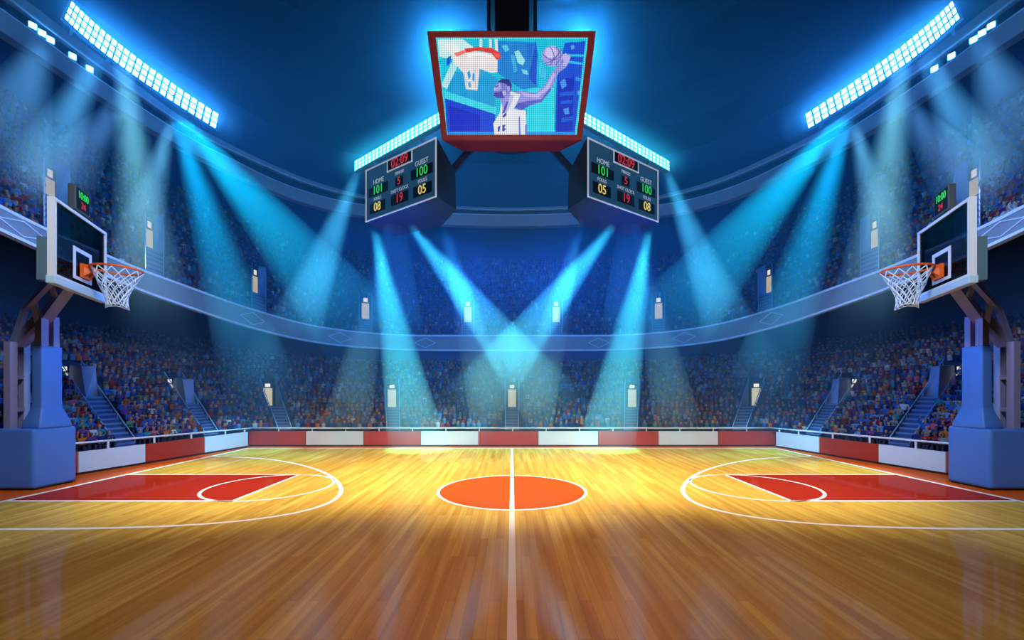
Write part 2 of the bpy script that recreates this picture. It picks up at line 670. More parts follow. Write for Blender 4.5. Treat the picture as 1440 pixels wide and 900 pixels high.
for d, z in ((UP_D + .35, None), (UP_D + .6, 15.5), (UP_D + .9, 19.0)):
    row = []
    for t in sg:
        s = uppS[0] + t * (uppS[-1] - uppS[0])
        p = upp.at(s, d)
        p[2] = p[2] - .3 if z is None else EYE + z
        row.append(p)
    rings.append(row)
for r0, r1 in zip(rings[:-1], rings[1:]):
    uw.strip(r0, r1, M_WALL)
structure(uw.build('wall_upper_back', recalc=False), 'dark blue wall above the upper stand')
dm = MB()
prev = rings[-1]
cen = np.array([0.0, 14.0, 0.0])
for k in range(1, 9):
    f = k / 8
    row = []
    for p in rings[-1]:
        q = cen + (p - cen) * math.cos(f * math.pi / 2)
        q[2] = EYE + 19.0 + 10.5 * math.sin(f * math.pi / 2)
        row.append(q)
    dm.strip(prev, row, M_CEIL)
    prev = row
structure(dm.build('ceiling', recalc=False, smooth=True), 'near black domed arena ceiling')


# ------------------------------------------------------------------ fascia of the upper stand
def band(mb, P, off, b, t, material, thick=.12):
    """curved band; P columns x,y,zb,zt relative to the eye"""
    n = len(P)
    nrm = []
    for i in range(n):
        d = P[min(i + 1, n - 1), :2] - P[max(i - 1, 0), :2]
        d = d / np.linalg.norm(d)
        nrm.append((d[1], -d[0]))
    nrm = np.array(nrm)
    f = P[:, :2] + nrm * off
    k = f - nrm * thick
    fb = np.c_[f, EYE + b]
    ft = np.c_[f, EYE + t]
    kb = np.c_[k, EYE + b]
    kt = np.c_[k, EYE + t]
    mb.strip(fb, ft, material)
    mb.strip(ft, kt, material)
    mb.strip(kt, kb, material)
    mb.strip(kb, fb, material)


U = uppp[::3]
m = MB()
band(m, U, .0, U[:, 2], U[:, 3], M_FASCIA, .15)
fa = structure(m.build('balcony_fascia', recalc=False), 'blue grey curved balcony front of the upper stand')
for nm, col, dz in (('fascia_top_trim', 3, 0), ('fascia_bottom_trim', 2, 0)):
    m = MB()
    z = U[:, col]
    band(m, U, .03, z - .045, z + .045, M_FASCIA_LINE, .22)
    o = m.build(nm, fa, recalc=False)
# outlined diamonds along the fascia
fd = MB()
for px in (32, 355, 478, 598):
    for q in (px, 1440 - px):
        s = upp.s_at_px(q)
        w = .62

        def fp(ds, v):
            x, y = np.interp(s + ds, uppS, uppp[:, 0]), np.interp(s + ds, uppS, uppp[:, 1])
            zb, zt = np.interp(s + ds, uppS, uppp[:, 2]), np.interp(s + ds, uppS, uppp[:, 3])
            e = .05
            xa, ya = np.interp(s + ds - e, uppS, uppp[:, 0]), np.interp(s + ds - e, uppS, uppp[:, 1])
            xb, yb = np.interp(s + ds + e, uppS, uppp[:, 0]), np.interp(s + ds + e, uppS, uppp[:, 1])
            d = np.array([xb - xa, yb - ya])
            d /= np.linalg.norm(d)
            return Vector((x + d[1] * .02, y - d[0] * .02, EYE + zb + (zt - zb) * v))
        c4 = [fp(-w, .5), fp(0, .84), fp(w, .5), fp(0, .16)]
        for i in range(4):
            fd.bar(c4[i], c4[(i + 1) % 4], .03, .03, M_FASCIA_LINE)
fd.build('diamond_outline', fa)

# ------------------------------------------------------------------ upper ring of two bands with a dark recess
RT = [(-140, -120, -105, -80, -40, 14.6), (0, -26, -12, 11, 42, 17.2), (40, 2, 18, 40, 69, 17.9), (140, 79, 93, 113, 136, 19.8), (262, 171, 180, 193, 212, 22.8), (329, 206, 213, 225, 243, 25.2), (373, 227, 233, 248, 264, 27.0), (418, 247, 252.5, 266, 283, 28.7), (462, 262, 267, 279, 295, 30.2), (507, 274, 278, 288, 304, 31.5), (600, 288, 291.5, 299, 315, 33), (720, 293, 296, 303, 319, 33.4)]
rp = []
for px, a, b, c, d, z in RT:
    rp.append([(px - 720) / F * z, z] + [(HOR - v) / F * z for v in (a, b, c, d)])
ringP, ringS = smooth_curve(mirrored(rp), 160, 2)
m = MB()
band(m, ringP, 0, ringP[:, 5], ringP[:, 4], M_RING, .5)
rg = structure(m.build('ring_lower_band', recalc=False), 'violet grey lower band of the ring under the roof')
m = MB()
band(m, ringP, 0, ringP[:, 3], ringP[:, 2], M_RING, .5)
structure(m.build('ring_upper_band', recalc=False), 'violet grey upper band of the ring under the roof')
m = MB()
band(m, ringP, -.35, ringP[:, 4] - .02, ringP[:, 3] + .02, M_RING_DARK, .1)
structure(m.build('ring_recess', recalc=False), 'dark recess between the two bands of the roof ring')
m = MB()
band(m, ringP, .02, ringP[:, 4] - .03, ringP[:, 4] + .03, M_FASCIA_LINE, .1)
band(m, ringP, .02, ringP[:, 3] - .03, ringP[:, 3] + .03, M_FASCIA_LINE, .1)
structure(m.build('trim_1', recalc=False), 'pale edge lines of the roof ring')

# ------------------------------------------------------------------ perimeter boards and rails
BT, BB = 0.66, 0.07
walls = []
lefts = []
# side wall: boundaries by the pixel column where they are seen, at the board line
Lp, Ls = resample(BOARD_L, 200)


def on_side(px):
    c = 720 + F * Lp[:, 0] / Lp[:, 1]
    return np.array([np.interp(px, c, Lp[:, 0]), np.interp(px, c, Lp[:, 1])])


side_px = [349, 288, 205, 110, -10, -190]
ordw = ['farthest from the camera', 'second from the back corner', 'third from the back corner', 'fourth from the back corner behind the hoop base', 'fifth from the back corner at the photo edge']
for sgn, side in ((1, 'left'), (-1, 'right')):
    for i in range(len(side_px) - 1):
        p, q = on_side(side_px[i]), on_side(side_px[i + 1])
        red = i % 2 == 1
        n = np.array([(p - q)[1], -(p - q)[0]])
        n /= np.linalg.norm(n)
        colour = 'dark red' if red else 'white'
        place = ['next to the back corner', 'second from the back corner', 'beside the hoop base', 'behind the hoop base', 'at the outer frame edge'][i]
        t = thing('perimeter_board', f'{colour} perimeter board on the {side} side of the court, {place}', 'barrier board', (sgn * (p + q)[0] / 2, (p + q)[1] / 2, 0), f'perimeter boards on the {side} side')

        def P3(a, z, off):
            v = a + n * off
            return (sgn * v[0], v[1], z)
        e = (q - p) / np.linalg.norm(q - p) * .012
        a, b = p + e, q - e
        m = MB()
        m.hexa([P3(a, BB, 0), P3(b, BB, 0), P3(b, BB, -.1), P3(a, BB, -.1), P3(a, BT, 0), P3(b, BT, 0), P3(b, BT, -.1), P3(a, BT, -.1)], M_BOARD_R if red else M_BOARD_W)
        m.build('panel', t)
        m = MB()
        m.hexa([P3(a, 0, -.02), P3(b, 0, -.02), P3(b, 0, -.1), P3(a, 0, -.1), P3(a, BB, -.02), P3(b, BB, -.02), P3(b, BB, -.1), P3(a, BB, -.1)], M_KICK)
        m.build('kick_strip', t)
bx = [349, 430, 511, 592, 673, 757, 841, 926, 1010, 1091]
names9 = ['leftmost on the back side', 'second from left on the back side', 'third from left on the back side', 'just left of the centre line', 'behind the centre line', 'just right of the centre line', 'third from right on the back side', 'second from right on the back side', 'rightmost on the back side']
YB = 18.85
for i in range(9):
    x0, x1 = (bx[i] - 720) / F * YB + .012, (bx[i + 1] - 720) / F * YB - .012
    red = i % 2 == 0
    t = thing('perimeter_board', f"{'brownish red' if red else 'greyish white'} perimeter board {names9[i]}", 'barrier board', ((x0 + x1) / 2, YB, 0), 'perimeter boards along the back side')
    m = MB()
    m.box((x0, YB, BB), (x1, YB + .1, BT), M_BOARD_R if red else M_BOARD_W)
    m.build('panel', t)
    m = MB()
    m.box((x0, YB + .02, 0), (x1, YB + .1, BB), M_KICK)
    m.build('kick_strip', t)
RZ = 0.80
for sgn, side in ((1, 'left'), (-1, 'right')):
    t = thing('railing', f'pale tubular railing above the perimeter boards on the {side} side', 'railing', (sgn * -12.4, 12.4, BT), 'railings above the boards')
    pts = [(sgn * (x - .05), y + .03, RZ + (18.85 - y) * .018) for x, y in Lp[::20]] + [(sgn * -11.38, 18.92, RZ)]
    m = MB()
    m.tube(pts, .032, M_RAIL, 8)
    m.build('rail', t, smooth=True)
    for px in (345, 318, 270, 218, 153, 60, -60):
        x, y = on_side(px)
        m = MB()
        m.tube([(sgn * (x - .05), y + .03, BT - .02), (sgn * (x - .05), y + .03, RZ + (18.85 - y) * .018)], .03, M_RAIL, 8)
        m.build('post', t)
t = thing('railing', 'pale tubular railing above the perimeter boards along the back', 'railing', (0, YB + .06, BT), 'railings above the boards')
m = MB()
m.tube([(x, YB + .06, RZ) for x in np.linspace(-11.35, 11.35, 12)], .030, M_RAIL, 8)
m.build('rail', t, smooth=True)
for px in range(392, 1060, 47):
    x = (px - 720) / F * (YB + .06)
    m = MB()
    m.tube([(x, YB + .06, BT - .02), (x, YB + .06, RZ)], .024, M_RAIL, 6)
    m.build('post', t)


# ------------------------------------------------------------------ stairways with lit exit doorways
def stairway(tier, a, b, d1, d2, label, group, n_steps, pier=0):
    z_floor_off = tier.slope * d1

    def pt(s, d, z):
        p = tier.at(s, d)
        f = tier.front(s)
        p[2] = f[2] + z
        return Vector(p)
    root = thing('stairway', label, 'stairs', pt((a + b) / 2, 0, 0), group)
    m = MB()
    ds = .18 if tier.kind == 'up' else 0.0
    for k in range(n_steps):
        da, db = ds + (d1 - ds) * k / n_steps, ds + (d1 - ds) * (k + 1) / n_steps
        za, zb = tier.slope * da, tier.slope * db
        m.hexa([pt(a, da, za - .3), pt(b, da, za - .3), pt(b, db, za - .3), pt(a, db, za - .3), pt(a, da, zb), pt(b, da, zb), pt(b, db, zb), pt(a, db, zb)], M_STAIR)
        nz = tier.slope * (db - da) * .4
        m.hexa([pt(a, da - .012, zb - nz), pt(b, da - .012, zb - nz), pt(b, da + .04, zb - nz), pt(a, da + .04, zb - nz), pt(a, da - .012, zb + .004), pt(b, da - .012, zb + .004), pt(b, da + .04, zb + .004), pt(a, da + .04, zb + .004)], M_STEP_LIT)
    m.build('flight', root)
    m = MB()
    m.poly([pt(a, d1, z_floor_off), pt(b, d1, z_floor_off), pt(b, d2, z_floor_off), pt(a, d2, z_floor_off)], M_STAIR)
    m.build('landing', root, recalc=False)
    zt = tier.slope * d2 + .12
    for s, o in ((a, -.05), (b, .05)):
        m = MB()
        m.hexa([pt(s, d1 * .98, z_floor_off - .1), pt(s + o, d1 * .98, z_floor_off - .1), pt(s + o, d2, z_floor_off - .1), pt(s, d2, z_floor_off - .1),
                pt(s, d1 * .98, z_floor_off + .10), pt(s + o, d1 * .98, z_floor_off + .10), pt(s + o, d2, zt), pt(s, d2, zt)], M_STAIR_WALL)
        m.build('side_wall', root)
        m = MB()
        pts = [pt(s, ds - .02, .22 + tier.slope * ds), pt(s, d1, z_floor_off + .24), pt(s, d2 + .1, zt + .24)]
        m.tube(pts, .018, M_STAIR_RAIL, 6)
        for dd in (ds + 0.05, d1 * .5, d1, (d1 + d2) / 2, d2):
            zz = tier.slope * dd
            m.tube([pt(s, dd, zz), pt(s, dd, zz + .25)], .012, M_STAIR_RAIL, 5)
        m.build('handrail', root)
    m = MB()
    m.hexa([pt(a, d2, z_floor_off - .1), pt(b, d2, z_floor_off - .1), pt(b, d2 + .12, z_floor_off - .1), pt(a, d2 + .12, z_floor_off - .1), pt(a, d2, zt), pt(b, d2, zt), pt(b, d2 + .12, zt), pt(a, d2 + .12, zt)], M_PORTAL)
    pw = m.build('portal_wall', root)
    H = zt - z_floor_off
    f0, f1 = (.2, .8) if pier == 0 else ((.04, .42) if pier < 0 else (.58, .96))
    if pier:
        g0, g1 = (.46, 1.0) if pier < 0 else (0.0, .54)
        q0, q1 = a + (b - a) * g0, a + (b - a) * g1
        m = MB()
        dn = d1 + .35
        m.hexa([pt(q0, dn, z_floor_off), pt(q1, dn, z_floor_off), pt(q1, d2, z_floor_off), pt(q0, d2, z_floor_off), pt(q0, dn + .5, zt - .1), pt(q1, dn + .2, zt - .1), pt(q1, d2, zt), pt(q0, d2, zt)], M_STAIR_WALL)
        m.build('pier_wall', root)
    c0, c1 = a + (b - a) * f0, a + (b - a) * f1
    m = MB()
    m.hexa([pt(c0, d2 - .04, z_floor_off), pt(c1, d2 - .04, z_floor_off), pt(c1, d2, z_floor_off), pt(c0, d2, z_floor_off), pt(c0, d2 - .04, z_floor_off + H * .74), pt(c1, d2 - .04, z_floor_off + H * .74), pt(c1, d2, z_floor_off + H * .74), pt(c0, d2, z_floor_off + H * .74)], M_DOOR_LIT)
    m.build('lit_doorway', pw)
    e_ = (c1 - c0) * .22
    c0, c1 = c0 + e_, c1 - e_
    m = MB()
    m.hexa([pt(c0, d2 - .07, z_floor_off + H * .79), pt(c1, d2 - .07, z_floor_off + H * .79), pt(c1, d2, z_floor_off + H * .79), pt(c0, d2, z_floor_off + H * .79), pt(c0, d2 - .07, z_floor_off + H * .93), pt(c1, d2 - .07, z_floor_off + H * .93), pt(c1, d2, z_floor_off + H * .93), pt(c0, d2, z_floor_off + H * .93)], M_SIGN_LIT)
    m.build('door_lamp', pw)
    return root


ordn = ['leftmost', 'second from left', 'third from left', 'fourth from left', 'fifth from left', 'fifth from right', 'fourth from right', 'third from right', 'second from right', 'rightmost']
low_names = ordn[:4] + ['centre'] + ordn[6:]
shortn = {n: n.replace(' from left', '-left').replace(' from right', '-right') for n in ordn + ['centre']}
for i, (a, b, d1, d2) in enumerate(low_ai):
    stairway(low, a, b, d1, d2, f'blue stairway with lit exit doorway in the lower stand, {low_names[i]} of nine' if i != 4 else 'blue stairway with lit exit doorway in the lower stand, on the centre line', 'stairways of the lower stand', 8 if 1 < i < 7 else 11, -1 if i < 2 else (1 if i > 6 else 0))
for i, (a, b, d1, d2) in enumerate(up_ai):
    stairway(upp, a, b, d1, d2, f'blue stairway with lit exit doorway in the upper stand, {ordn[i]} of ten', 'stairways of the upper stand', 6, -1 if i < 3 else (1 if i > 6 else 0))


# ------------------------------------------------------------------ basketball stands
def hoop_stand(sg_, side):
    def X(p):
        return Vector((sg_ * p[0], p[1], p[2]))

    def bar(mb, p, q, w, h, material, up=(0, 0, 1)):
        mb.bar(X(p), X(q), w, h, material, up)

    root = thing('basketball_stand', f'blue padded basketball stand with tall backboard on the {side} side', 'basketball hoop', X((-12.6, 11.0, 0)), 'basketball stands')
    # base
    m = MB()
    x0, x1, y0, y1, zt = -11.6, -14.6, 10.45, 11.5, 1.5
    m.hexa([X((x0, y0, 0)), X((x0, y1, 0)), X((x1, y1, 0)), X((x1, y0, 0)), X((x0, y0, zt)), X((x0, y1, zt)), X((-12.55, y1, zt)), X((-12.55, y0, zt))], M_PAD)
    # sloping rear
    m = MB()
    prof = [(x0, 0.03), (x0, zt), (-12.62, zt), (-13.6, 1.12), (x1, 1.12), (x1, 0.03)]
    i = [X((x, y0, z)) for x, z in prof]
    j = [X((x, y1, z)) for x, z in prof]
    m.poly(i, M_PAD)
    m.poly(list(reversed(j)), M_PAD)
    for k in range(len(prof)):
        k2 = (k + 1) % len(prof)
        m.poly([i[k], j[k], j[k2], i[k2]], M_PAD)
    m.build('base_pad', root, bevel=.09, seg=3, smooth=True)
    m = MB()
    m.box(sorted_box(X((x0 - .06, y0 + .06, 0)), X((x1 + .06, y1 - .06, .05)))[0], sorted_box(X((x0 - .06, y0 + .06, 0)), X((x1 + .06, y1 - .06, .05)))[1], M_KICK)
    m.build('base_plate', root)
    # tower pad with flared foot
    m = MB()
    secs = [(1.49, .20), (1.60, .185), (1.78, .11), (1.98, .015), (2.2, 0), (3.56, 0)]
    ax0, ax1, ay0, ay1 = -11.98, -11.72, 10.74, 11.24
    loops = []
    for z, f in secs:
        fx, fy = f * .55, f * .75
        loops.append([X((ax1 + fx, ay0 - fy, z)), X((ax1 + fx, ay1 + fy, z)), X((ax0 - fx, ay1 + fy, z)), X((ax0 - fx, ay0 - fy, z))])
    for a, b in zip(loops[:-1], loops[1:]):
        for k in range(4):
            m.poly([a[k], a[(k + 1) % 4], b[(k + 1) % 4], b[k]], M_PAD)
    m.poly(list(reversed(loops[0])), M_PAD)
    m.poly(loops[-1], M_PAD)
    m.build('tower_pad', root, bevel=.035, seg=2, smooth=True)
    # front posts
    for (y, w, h) in ((10.84, .17, 4.40), (11.13, .14, 4.33)):
        m = MB()
        bar(m, (-11.83, y, 3.5), (-11.83, y, h), w, w, M_METAL_L, (0, 1, 0))
        m.build('front_post', root)
    # rear posts and their rungs
    for (x, y, w) in ((-12.38, 10.64, .16), (-12.62, 11.15, .15)):
        m = MB()
        bar(m, (x, y, 1.4), (x, y, 3.64), w, w, M_METAL_L, (0, 1, 0))
        m.build('rear_post', root)
    for z in (1.95, 2.77):
        m = MB()
        bar(m, (-12.38, 10.64, z), (-12.62, 11.15, z), .09, .10, M_METAL_L)
        m.build('rung', root)
    # lower strut, boom, braces
    m = MB()
    bar(m, (-12.46, 10.86, 3.60), (-11.80, 10.92, 4.34), .3, .2, M_METAL)
    m.build('lower_strut', root)
    m = MB()
    bar(m, (-11.86, 10.95, 4.27), (-10.62, 10.42, 5.08), .22, .20, M_METAL)
    m.build('boom', root)
    for a, b, w in (((-12.38, 10.72, 3.66), (-12.12, 10.72, 4.42), .10), ((-12.12, 10.72, 4.44), (-10.55, 10.0, 5.12), .10), ((-11.78, 10.62, 4.62), (-11.92, 10.85, 4.06), .10), ((-10.98, 10.25, 4.96), (-11.02, 10.40, 4.70), .08)):
        m = MB()
        bar(m, a, b, w, w * 1.1, M_METAL)
        m.build('brace', root)
    # backboard: near lower corner, along vector, front normal
    P0 = Vector((-9.97, 9.4, 0))
    al = Vector((-.9, 2.16, 0))
    LB = al.length
    al.normalize()
    nn = Vector((al.y, -al.x, 0))
    zb, zt = EYE + 2.43, EYE + 4.24

    def B(s, z, off=0.0):
        p = P0 + al * s + nn * off
        return X((p.x, p.y, z))

    def slab(mb, s0, s1, z0, z1, o0, o1, material):
        mb.hexa([B(s0, z0, o0), B(s1, z0, o0), B(s1, z0, o1), B(s0, z0, o1), B(s0, z1, o0), B(s1, z1, o0), B(s1, z1, o1), B(s0, z1, o1)], material)
    m = MB()
    slab(m, .06, LB - .06, zb + .1, zt - .06, -.045, -.03, M_GLASS)
    bb = m.build('backboard', root)
    bb['label'] = 'smoked glass backboard pane'
    m = MB()
    slab(m, 0, .07, zb, zt, -.13, 0, M_FRAME)
    slab(m, LB - .07, LB, zb, zt, -.13, 0, M_FRAME)
    slab(m, .07, LB - .07, zt - .07, zt, -.13, 0, M_FRAME)
    slab(m, .07, LB - .07, zb + .09, zb + .14, -.13, 0, M_FRAME)
    m.build('backboard_frame', bb)
    m = MB()
    slab(m, -.02, LB + .02, zb - .08, zb + .09, -.15, .015, M_PADDING)
    m.build('bottom_padding', bb, bevel=.02)
    m = MB()
    sA, sB, zA, zB, w = .78, 1.60, EYE + 2.66, EYE + 3.42, .095
    slab(m, sA, sA + w, zA, zB, -.03, -.015, M_FRAME)
    slab(m, sB - w, sB, zA, zB, -.03, -.015, M_FRAME)
    slab(m, sA + w, sB - w, zB - w, zB, -.03, -.015, M_FRAME)
    slab(m, sA + w, sB - w, zA, zA + w * .8, -.03, -.015, M_FRAME)
    m.build('target_square', bb)
    m = MB()
    slab(m, .0, LB * .96, zb + .0, zb + .98, -.30, -.18, M_MOUNT) if False else None
    slab(m, .0, .22, zb - .02, zb + .92, -.30, -.13, M_MOUNT)
    slab(m, LB - .22, LB, zb - .02, zb + .92, -.30, -.13, M_MOUNT)
    slab(m, .22, LB - .22, zb + .02, zb + .22, -.28, -.15, M_MOUNT)
    m.build('rear_mount', root)
    # rim: bracket, ring, net
    sc, zr, R = 1.24, EYE + 3.05, .50
    cc = P0 + al * (sc + .06) + nn * (R + .10)
    m = MB()
    slab(m, sc - .20, sc + .22, zr - .30, zr + .03, -.015, .05, M_ORANGE)
    slab(m, sc - .16, sc + .18, zr - .05, zr + .02, .05, .14, M_ORANGE)
    pA, pB = B(sc - .17, zr - .28, .05), B(sc + .19, zr - .28, .05)
    m.hexa([B(sc - .17, zr - .27, .04), B(sc - .05, zr - .27, .04), B(sc - .02, zr - .05, .04), B(sc - .17, zr - .05, .04), B(sc - .10, zr - .13, .18), B(sc - .04, zr - .13, .18), B(sc - .02, zr - .03, .18), B(sc - .12, zr - .03, .18)], M_ORANGE)
    m.hexa([B(sc + .07, zr - .27, .04), B(sc + .19, zr - .27, .04), B(sc + .19, zr - .05, .04), B(sc + .04, zr - .05, .04), B(sc + .06, zr - .13, .18), B(sc + .12, zr - .13, .18), B(sc + .14, zr - .03, .18), B(sc + .04, zr - .03, .18)], M_ORANGE)
    rb = m.build('rim_bracket', root)
    m = MB()
    m.tube([X((cc.x + R * math.cos(a), cc.y + R * math.sin(a), zr)) for a in np.linspace(0, 2 * math.pi, 49)[:-1]], .028, M_ORANGE, 8, closed=True)
    m.build('rim', rb, smooth=True)
    m = MB()
    NK, rowsn = 12, 7

    def net(k, t):
        a = 2 * math.pi * k / NK
        r = R * (1 - .62 * min(1, t * 1.25) ** .9) + (.03 * max(0, t - .8) / .2)
        wob = .02 * math.sin(3 * a + 5 * t)
        return X((cc.x + (r + wob) * math.cos(a) - .02 * t, cc.y + (r + wob) * math.sin(a), zr - .03 - .90 * t - (.05 * math.sin(2 * a) if t > .95 else 0)))
    for k in range(NK):
        for dirn in (1, -1):
            pts = [net(k + dirn * .5 * q, q / rowsn) for q in range(rowsn + 1)]
            m.tube(pts, .012, M_NET, 5)
    m.tube([net(k, 1.0) for k in np.linspace(0, NK, 37)[:-1]], .012, M_NET, 5, closed=True)
    m.build('net', rb, smooth=True)
    # shot clock on the board's top edge
    s0, s1, z0, z1 = .86, 1.52, zt + .07, zt + .66
    sc_t = thing('shot_clock', f'small black shot clock reading 10:00 and 24 on top of the {side} backboard', 'clock', B(1.2, zt), 'shot clocks above the backboards')

    def slabc(mb, *a):
        slab(mb, *a)
    m = MB()
    slab(m, s0, s1, z0, z1, -.16, -.02, M_CLOCKBOX)
    m.build('case', sc_t, bevel=.015)
    m = MB()
    slab(m, s0 + .05, s1 - .05, z0 + .05, z1 - .05, -.02, -.012, M_BLACK)
    m.build('display', sc_t)
    m = MB()
    slab(m, s0 + .12, s0 + .17, zt - .02, z0 + .02, -.11, -.07, M_CLOCKBOX)
    slab(m, s1 - .17, s1 - .12, zt - .02, z0 + .02, -.11, -.07, M_CLOCKBOX)
    m.build('bracket', sc_t)
    ux = X((al.x, al.y, 0))
    ux = ux * (1 if sg_ == 1 else -1)
    text('time_digits', '10:00', B((s0 + s1) / 2, z0 + .40, -.008), ux, (0, 0, 1), .25, M_GREEN, sc_t, condense=.85)
    text('shot_digits', '24', B((s0 + s1) / 2, z0 + .17, -.008), ux, (0, 0, 1), .22, M_RED, sc_t, condense=.95)


def sorted_box(a, b):
    return tuple(min(a[i], b[i]) for i in range(3)), tuple(max(a[i], b[i]) for i in range(3))


hoop_stand(1, 'left')
hoop_stand(-1, 'right')

# ------------------------------------------------------------------ hanging centre: column, hub, video screen, scoreboards
m = MB()
m.tube([(0, 13.6, EYE + 10.1), (0, 13.6, EYE + 28.5)], .74, M_COLUMN, 24)
for s in (-1, 1):
    m.bar((s * .74, 13.4, EYE + 10.1), (s * .74, 13.4, EYE + 28.5), .07, .07, M_SBSIDE)
structure(m.build('column', smooth=False), 'black navy column hanging from the roof above the screen')
m = MB()
m.tube([(0, 15.2, EYE + z) for z in (9.0, 9.05, 9.3, 9.6, 9.65)], 1.0, M_HUB, 32, rads=[1.15, 1.3, 1.3, 1.2, 1.1])
m.box((-.5, 13.3, EYE + 9.4), (.5, 15.4, EYE + 9.9), M_HUB)
tag(m.build('hub', smooth=False), 'dark navy drum hanging under the roof column, behind screen and scoreboards', 'hub')

# --- video screen
ST = dict(z_top=12.2, z_bot=13.0)
TL, TR = W(601, 45, 12.2), W(838, 45, 12.2)
BL, BR = W(622, 197, 13.0), W(818, 197, 13.0)
scr = thing('video_screen', 'hanging video screen in a red frame showing a basketball player reaching with the ball', 'screen', (0, 13.4, EYE + 7.5))
sn = (TR - TL).cross(BL - TL).normalized()
if sn.y > 0:
    sn = -sn


def SP(px, py, off=0.0):
    """point of the screen plane seen at a pixel"""
    d = W(px, py, 1.0) - Vector((0, 0, EYE))
    o = Vector((0, 0, EYE))
    k = (TL - o).dot(sn) / d.dot(sn)
    return o + d * k + sn * off


outer = [SP(601, 45), SP(838, 45), SP(818, 197), SP(622, 197)]
inner = [SP(613, 53), SP(827, 53), SP(811, 190), SP(629, 190)]
m = MB()
fo = [p + sn * .05 for p in outer]
fi = [p + sn * .05 for p in inner]
fr = [p - sn * .02 for p in inner]
for k in range(4):
    k2 = (k + 1) % 4
    m.poly([fo[k], fo[k2], fi[k2], fi[k]], M_RED_FRAME)
    m.poly([fi[k], fi[k2], fr[k2], fr[k]], M_RED_FRAME)
    m.poly([outer[k] - sn * .12, outer[k2] - sn * .12, fo[k2], fo[k]], M_RED_FRAME)
m.build('frame', scr)
m = MB()
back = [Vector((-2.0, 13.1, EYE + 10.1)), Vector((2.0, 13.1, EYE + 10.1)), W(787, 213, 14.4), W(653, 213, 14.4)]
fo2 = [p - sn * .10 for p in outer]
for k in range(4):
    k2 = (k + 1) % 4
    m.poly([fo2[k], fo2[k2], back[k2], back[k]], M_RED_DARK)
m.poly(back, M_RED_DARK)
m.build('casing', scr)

# picture: flat posterised figure with a dot grid
m_pic = bpy.data.materials.new('led_picture')
m_pic.use_nodes = True
nt = m_pic.node_tree
b = nt.nodes['Principled BSDF']
b.inputs['Base Color'].default_value = (0.01, 0.01, 0.01, 1)
at = nt.nodes.new('ShaderNodeAttribute')
at.attribute_name = 'pic'
uv = nt.nodes.new('ShaderNodeUVMap')
uv.uv_map = 'grid'
sx = nt.nodes.new('ShaderNodeSeparateXYZ')
nt.links.new(uv.outputs[0], sx.inputs[0])
prod = None
for ax in (0, 1):
    fr_ = nt.nodes.new('ShaderNodeMath')
    fr_.operation = 'FRACT'
    nt.links.new(sx.outputs[ax], fr_.inputs[0])
    gt = nt.nodes.new('ShaderNodeMath')
    gt.operation = 'GREATER_THAN'
    gt.inputs[1].default_value = 0.16
    nt.links.new(fr_.outputs[0], gt.inputs[0])
    if prod is None:
        prod = gt
    else:
        mu = nt.nodes.new('ShaderNodeMath')
        mu.operation = 'MULTIPLY'
        nt.links.new(prod.outputs[0], mu.inputs[0])
        nt.links.new(gt.outputs[0], mu.inputs[1])
        prod = mu
mr = nt.nodes.new('ShaderNodeMapRange')
mr.inputs['To Min'].default_value = 0.30
mr.inputs['To Max'].default_value = 1.2
nt.links.new(prod.outputs[0], mr.inputs['Value'])
nt.links.new(at.outputs['Color'], b.inputs['Emission Color'])
nt.links.new(mr.outputs[0], b.inputs['Emission Strength'])


def lin(r, g, b_):
    return tuple(((c / 255) / 12.92 if c <= 10 else (((c / 255) + .055) / 1.055) ** 2.4) for c in (r, g, b_))


